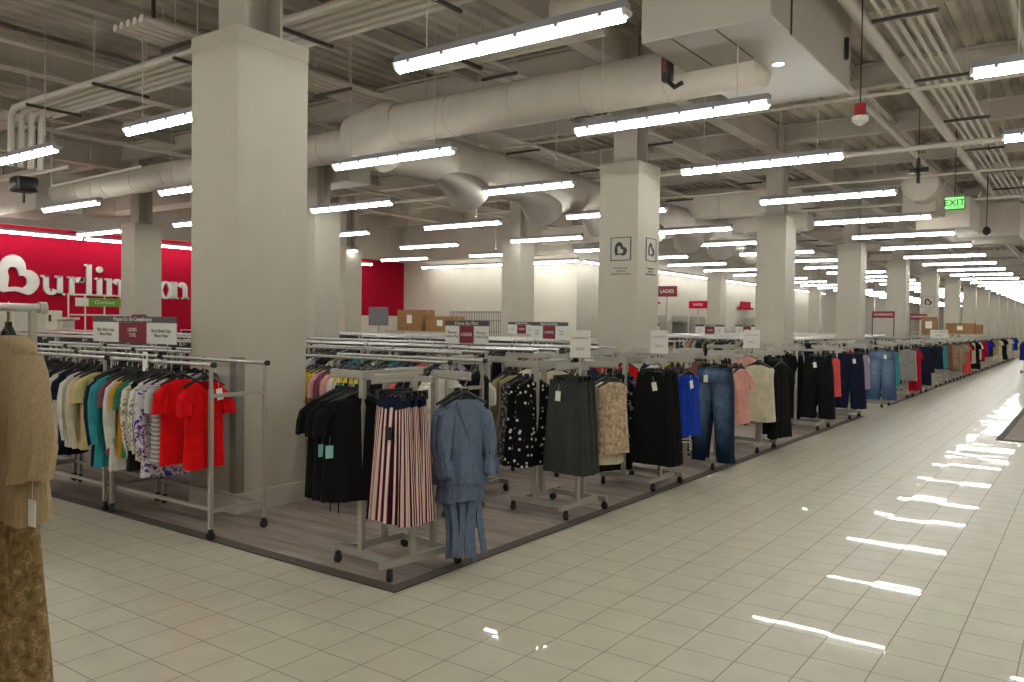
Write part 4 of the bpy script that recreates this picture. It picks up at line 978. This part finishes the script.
# hanging and post signs
def post_sign(x, y, z, w, h, label, mt=SIGNR, txt='LADIES'):
    o = empty('post_sign', (x, y, 0.006), 0, label, 'post sign')
    MB().bevbox((-w/2, -.015, z-h/2), (w/2, .015, z+h/2), .008).build('sign_board', mt, o, False)
    MB().tube([(0, 0, 0), (0, 0, z-h/2)], .02, 8).build('post', METAL, o); MB().bevbox((-.2, -.2, 0), (.2, .2, .015), .01).build('foot', METAL, o, False)
    text(txt, h*.45, o, (0, -.017, z), RX, SIGNW); return o
post_sign(-9.15, 19.75, 2.56, .56, .28, 'maroon board on a tall post between the second column and the next')
post_sign(-13.0, 31.0, 2.5, .8, .3, 'small red board on a post near the far white wall', RED, 'SHOES')
for i, (x0, x1, y, z, lb) in enumerate([(-6.5, -5.75, 31.3, 2.12, 'tall grey stand with maroon header beyond the third column'), (-6.25, -5.6, 37.2, 2.12, 'tall black stand with maroon header between far columns')]):
    o = empty('header_stand', ((x0+x1)/2, y, .006), 0, lb, 'display stand'); w = x1-x0
    MB().bevbox((-w/2, -.02, z-.1), (w/2, .02, z+.14), .008).build('header_board', SIGNR, o, False); text('CLEARANCE', .11, o, (0, -.022, z+.02), RX, TAGW)
    for s in (-1, 1): MB().bar((s*(w/2-.02), 0, 0), (s*(w/2-.02), 0, z-.1), .03, .03).build('upright', SIGNG, o, False)
    for zz in (.5, 1.0, 1.5): MB().box((-w/2+.03, -.2, zz), (w/2-.03, .2, zz+.02)).build('shelf', METAL, o, False)
    for s in (-1, 1): MB().bar((s*(w/2-.02), -.25, .02), (s*(w/2-.02), .25, .02), .04, .03).build('foot', SIGNG, o, False)
# ------------------------------------------------------------------ along the back: cash wall, boxes, gridwall
o = empty('cash_wrap_cabinet', (-25.6, 10.4, 0), 0, 'tall white cabinet standing before the red wall under the store name', 'cabinet')
MB().bevbox((-.5, -2.6, 0), (.5, 1.5, 1.88), .02).build('cabinet_body', WHITE, o, False)
for yy in (-2.5, -1.6, -.7, .2): MB().box((.5, yy, .1), (.515, yy+.8, 1.8)).build('door', plain('cabinet_door', (190, 184, 170), .5), o, False)
MB().box((.5, 1.1, 1.55), (.53, 1.16, 1.75)).build('switch_plate', MONO, o, False)
o = empty('register_counter', (-22.6, 9.9, .006), 0, 'pale register counter with round topped kiosk behind the grey headed sign', 'counter')
MB().bevbox((-.35, -1.5, 0), (.35, 1.5, 1.1), .02).build('counter_body', plain('counter', (170, 164, 150), .5), o, False); MB().bevbox((-.4, -1.55, 1.1), (.4, 1.55, 1.15), .01).build('counter_top', WHITE, o, False)
MB().lathe([(.22, 1.15), (.22, 1.6), (.34, 1.62), (.34, 1.68)], 14, (0, .9, 0)).build('kiosk', WHITE, o)
o = empty('queue_frame', (-23.6, 12.1, .006), 0, 'white pipe frame with green and white header before the red wall', 'queue frame')
m = MB()
for yy in (-.75, -.28, .28, .75): m.tube([(0, yy, 0), (0, yy, 2.35)], .022, 8)
for zz in (2.33, 1.75): m.tube([(0, -.75, zz), (0, .75, zz)], .022, 8)
m.build('pipe_frame', WHITE, o); MB().box((-.02, -.2, 2.0), (.03, .75, 2.24)).build('green_header', plain('header_green', (92, 150, 30), .5), o, False); MB().box((-.02, -.55, 2.0), (.03, -.2, 2.24)).build('white_header', SIGNW, o, False)
text('Checkout', .15, o, (.032, .27, 2.12), RXR, SIGNW)
post_sign(-18.6, 10.6, 1.62, .62, .3, 'maroon framed card standing before the white pipe frame', SIGNR, 'LADIES')
def carton(x, y, z, w, d, h, rz, label):
    o = empty('carton', (x, y, z), rz, label, 'box'); MB().bevbox((-w/2, -d/2, 0), (w/2, d/2, h), .008).build('carton_body', CARDB, o, False)
    MB().box((-w/2-.001, -.03, h-.12), (w/2+.001, .03, h+.002)).build('tape', plain('tape', (176, 146, 104), .4), o, False)
    MB().box((-.12, -d/2-.003, h*.35), (.12, -d/2, h*.75)).build('shipping_label', TAGW, o, False); return o
def table(x, y, w, d, h, label):
    o = empty('stock_table', (x, y, .006), 0, label, 'table'); MB().bevbox((-w/2, -d/2, h-.04), (w/2, d/2, h), .01).build('table_top', METAL, o, False)
    for sx in (-1, 1):
        for sy in (-1, 1): MB().bar((sx*(w/2-.05), sy*(d/2-.05), 0), (sx*(w/2-.05), sy*(d/2-.05), h-.04), .04, .04).build('leg', METAL, o, False)
    return o
table(-19.5, 21.9, 3.2, .9, 1.35, 'high stock table carrying the brown cartons before the white back wall')
carton(-20.0, 21.9, 1.356, 1.2, .7, .75, 0, 'large brown carton with a white label before the back wall')
carton(-18.6, 21.9, 1.356, 1.2, .7, .52, .1, 'lower brown carton beside the large labelled one')
o = empty('gridwall_stand', (-20.6, 26.2, 0), 0, 'row of black wire gridwall panels before the white back wall', 'gridwall')
m = MB()
for i in range(33): m.tube([(-1.4+.0875*i, 0, .3), (-1.4+.0875*i, 0, 2.15)], .012, 5)
for zz in (.3, .8, 1.3, 1.75, 2.1): m.tube([(-1.4, 0, zz), (1.4, 0, zz)], .012, 5)
m.build('wire_grid', SIGNG, o)
for s in (-1, 1): MB().bar((s*1.2, -.3, .03), (s*1.2, .3, .03), .04, .06).bar((s*1.2, 0, .06), (s*1.2, 0, .4), .03, .03).build('foot', SIGNG, o, False)
o = empty('stock_monitor', (-17.3, 17.3, .006), 0, 'grey screen on a slim post behind the rails', 'screen')
MB().bevbox((-.4, -.02, 1.55), (.4, .02, 2.1), .01).build('screen_panel', plain('grey_screen', (105, 105, 106), .4), o, False); MB().tube([(0, 0, 0), (0, 0, 1.55)], .03, 8).build('post', METAL, o); MB().bevbox((-.25, -.2, 0), (.25, .2, .03), .01).build('foot', METAL, o, False)
for i, (y, w) in enumerate(((34.3, 1.6), (47, 2.0))):
    o = empty('wall_shelf_sign', (-16.9, y, 2.75), 0, ['red shelf with small red display on the white side wall', 'second red shelf display further along the white side wall'][i], 'wall sign')
    MB().bevbox((0, -w/2, -.1), (.3, w/2, 0), .01).build('red_shelf', RED, o, False); MB().bevbox((.05, -w/2+.4, 0), (.12, w/2, .35), .01).build('red_panel', RED, o, False)
for i, (x, y) in enumerate(((-16.2, 31.5), (-16.2, 35.5), (-16.2, 40), (-16.2, 48), (-16.2, 52))):
    o = empty('wall_shelving', (x, y, .006), 0, f'grey wall shelving bay {ordn(i)} along the white side wall', 'shelving')
    for s in (-1, 1): MB().box((-.5, s*1.2-.02, 0), (.3, s*1.2+.02, 2.1)).build('side_panel', METAL, o, False)
    for zz in (.15, .7, 1.25, 1.8): MB().box((-.5, -1.18, zz), (.3, 1.18, zz+.03)).build('shelf', METAL, o, False)
for i, (x, y, w, h) in enumerate(((-5.1, 43.4, 1.2, .5), (-4.95, 45.9, 1.0, .45), (-5.3, 35.9, .5, .7))):
    table(x, y, 1.6, .8, 1.42, f'stock table {ordn(i)} holding a brown carton behind the far aisle racks'); carton(x, y, 1.427, w, .6, h, 0, f'brown carton on the {ordn(i)} far stock table')

# ------------------------------------------------------------------ camera
f, yaw, pitch, roll = 811.15, rad(35.634), rad(-1.319), rad(.73)
fw = V((-sin(yaw)*cos(pitch), cos(yaw)*cos(pitch), sin(pitch))); r = V((cos(yaw), sin(yaw), 0)); u = r.cross(fw)
r, u = r*cos(roll)+u*sin(roll), u*cos(roll)-r*sin(roll)
cd = bpy.data.cameras.new('camera'); cam = bpy.data.objects.new('camera', cd); C.objects.link(cam)
cd.sensor_width = 36; cd.lens = f*36/1024; cd.clip_end = 300; cd.clip_start = .05
M = Matrix((r, u, -fw)).transposed().to_4x4(); M.translation = (0, 0, 1.7); cam.matrix_world = M
S.camera = cam
w = bpy.data.worlds.new('world'); S.world = w; w.use_nodes = True; w.node_tree.nodes['Background'].inputs[0].default_value = (0, 0, 0, 1)
S.view_settings.view_transform = 'Standard'; S.view_settings.look = 'None'; S.view_settings.gamma = 1; S.view_settings.use_curve_mapping = False; S.view_settings.exposure = .5
S.cycles.use_denoising = True; S.cycles.max_bounces = 6; S.cycles.diffuse_bounces = 4; S.cycles.glossy_bounces = 3; S.cycles.caustics_reflective = False; S.cycles.sample_clamp_indirect = 8
S.cycles.use_light_tree = True
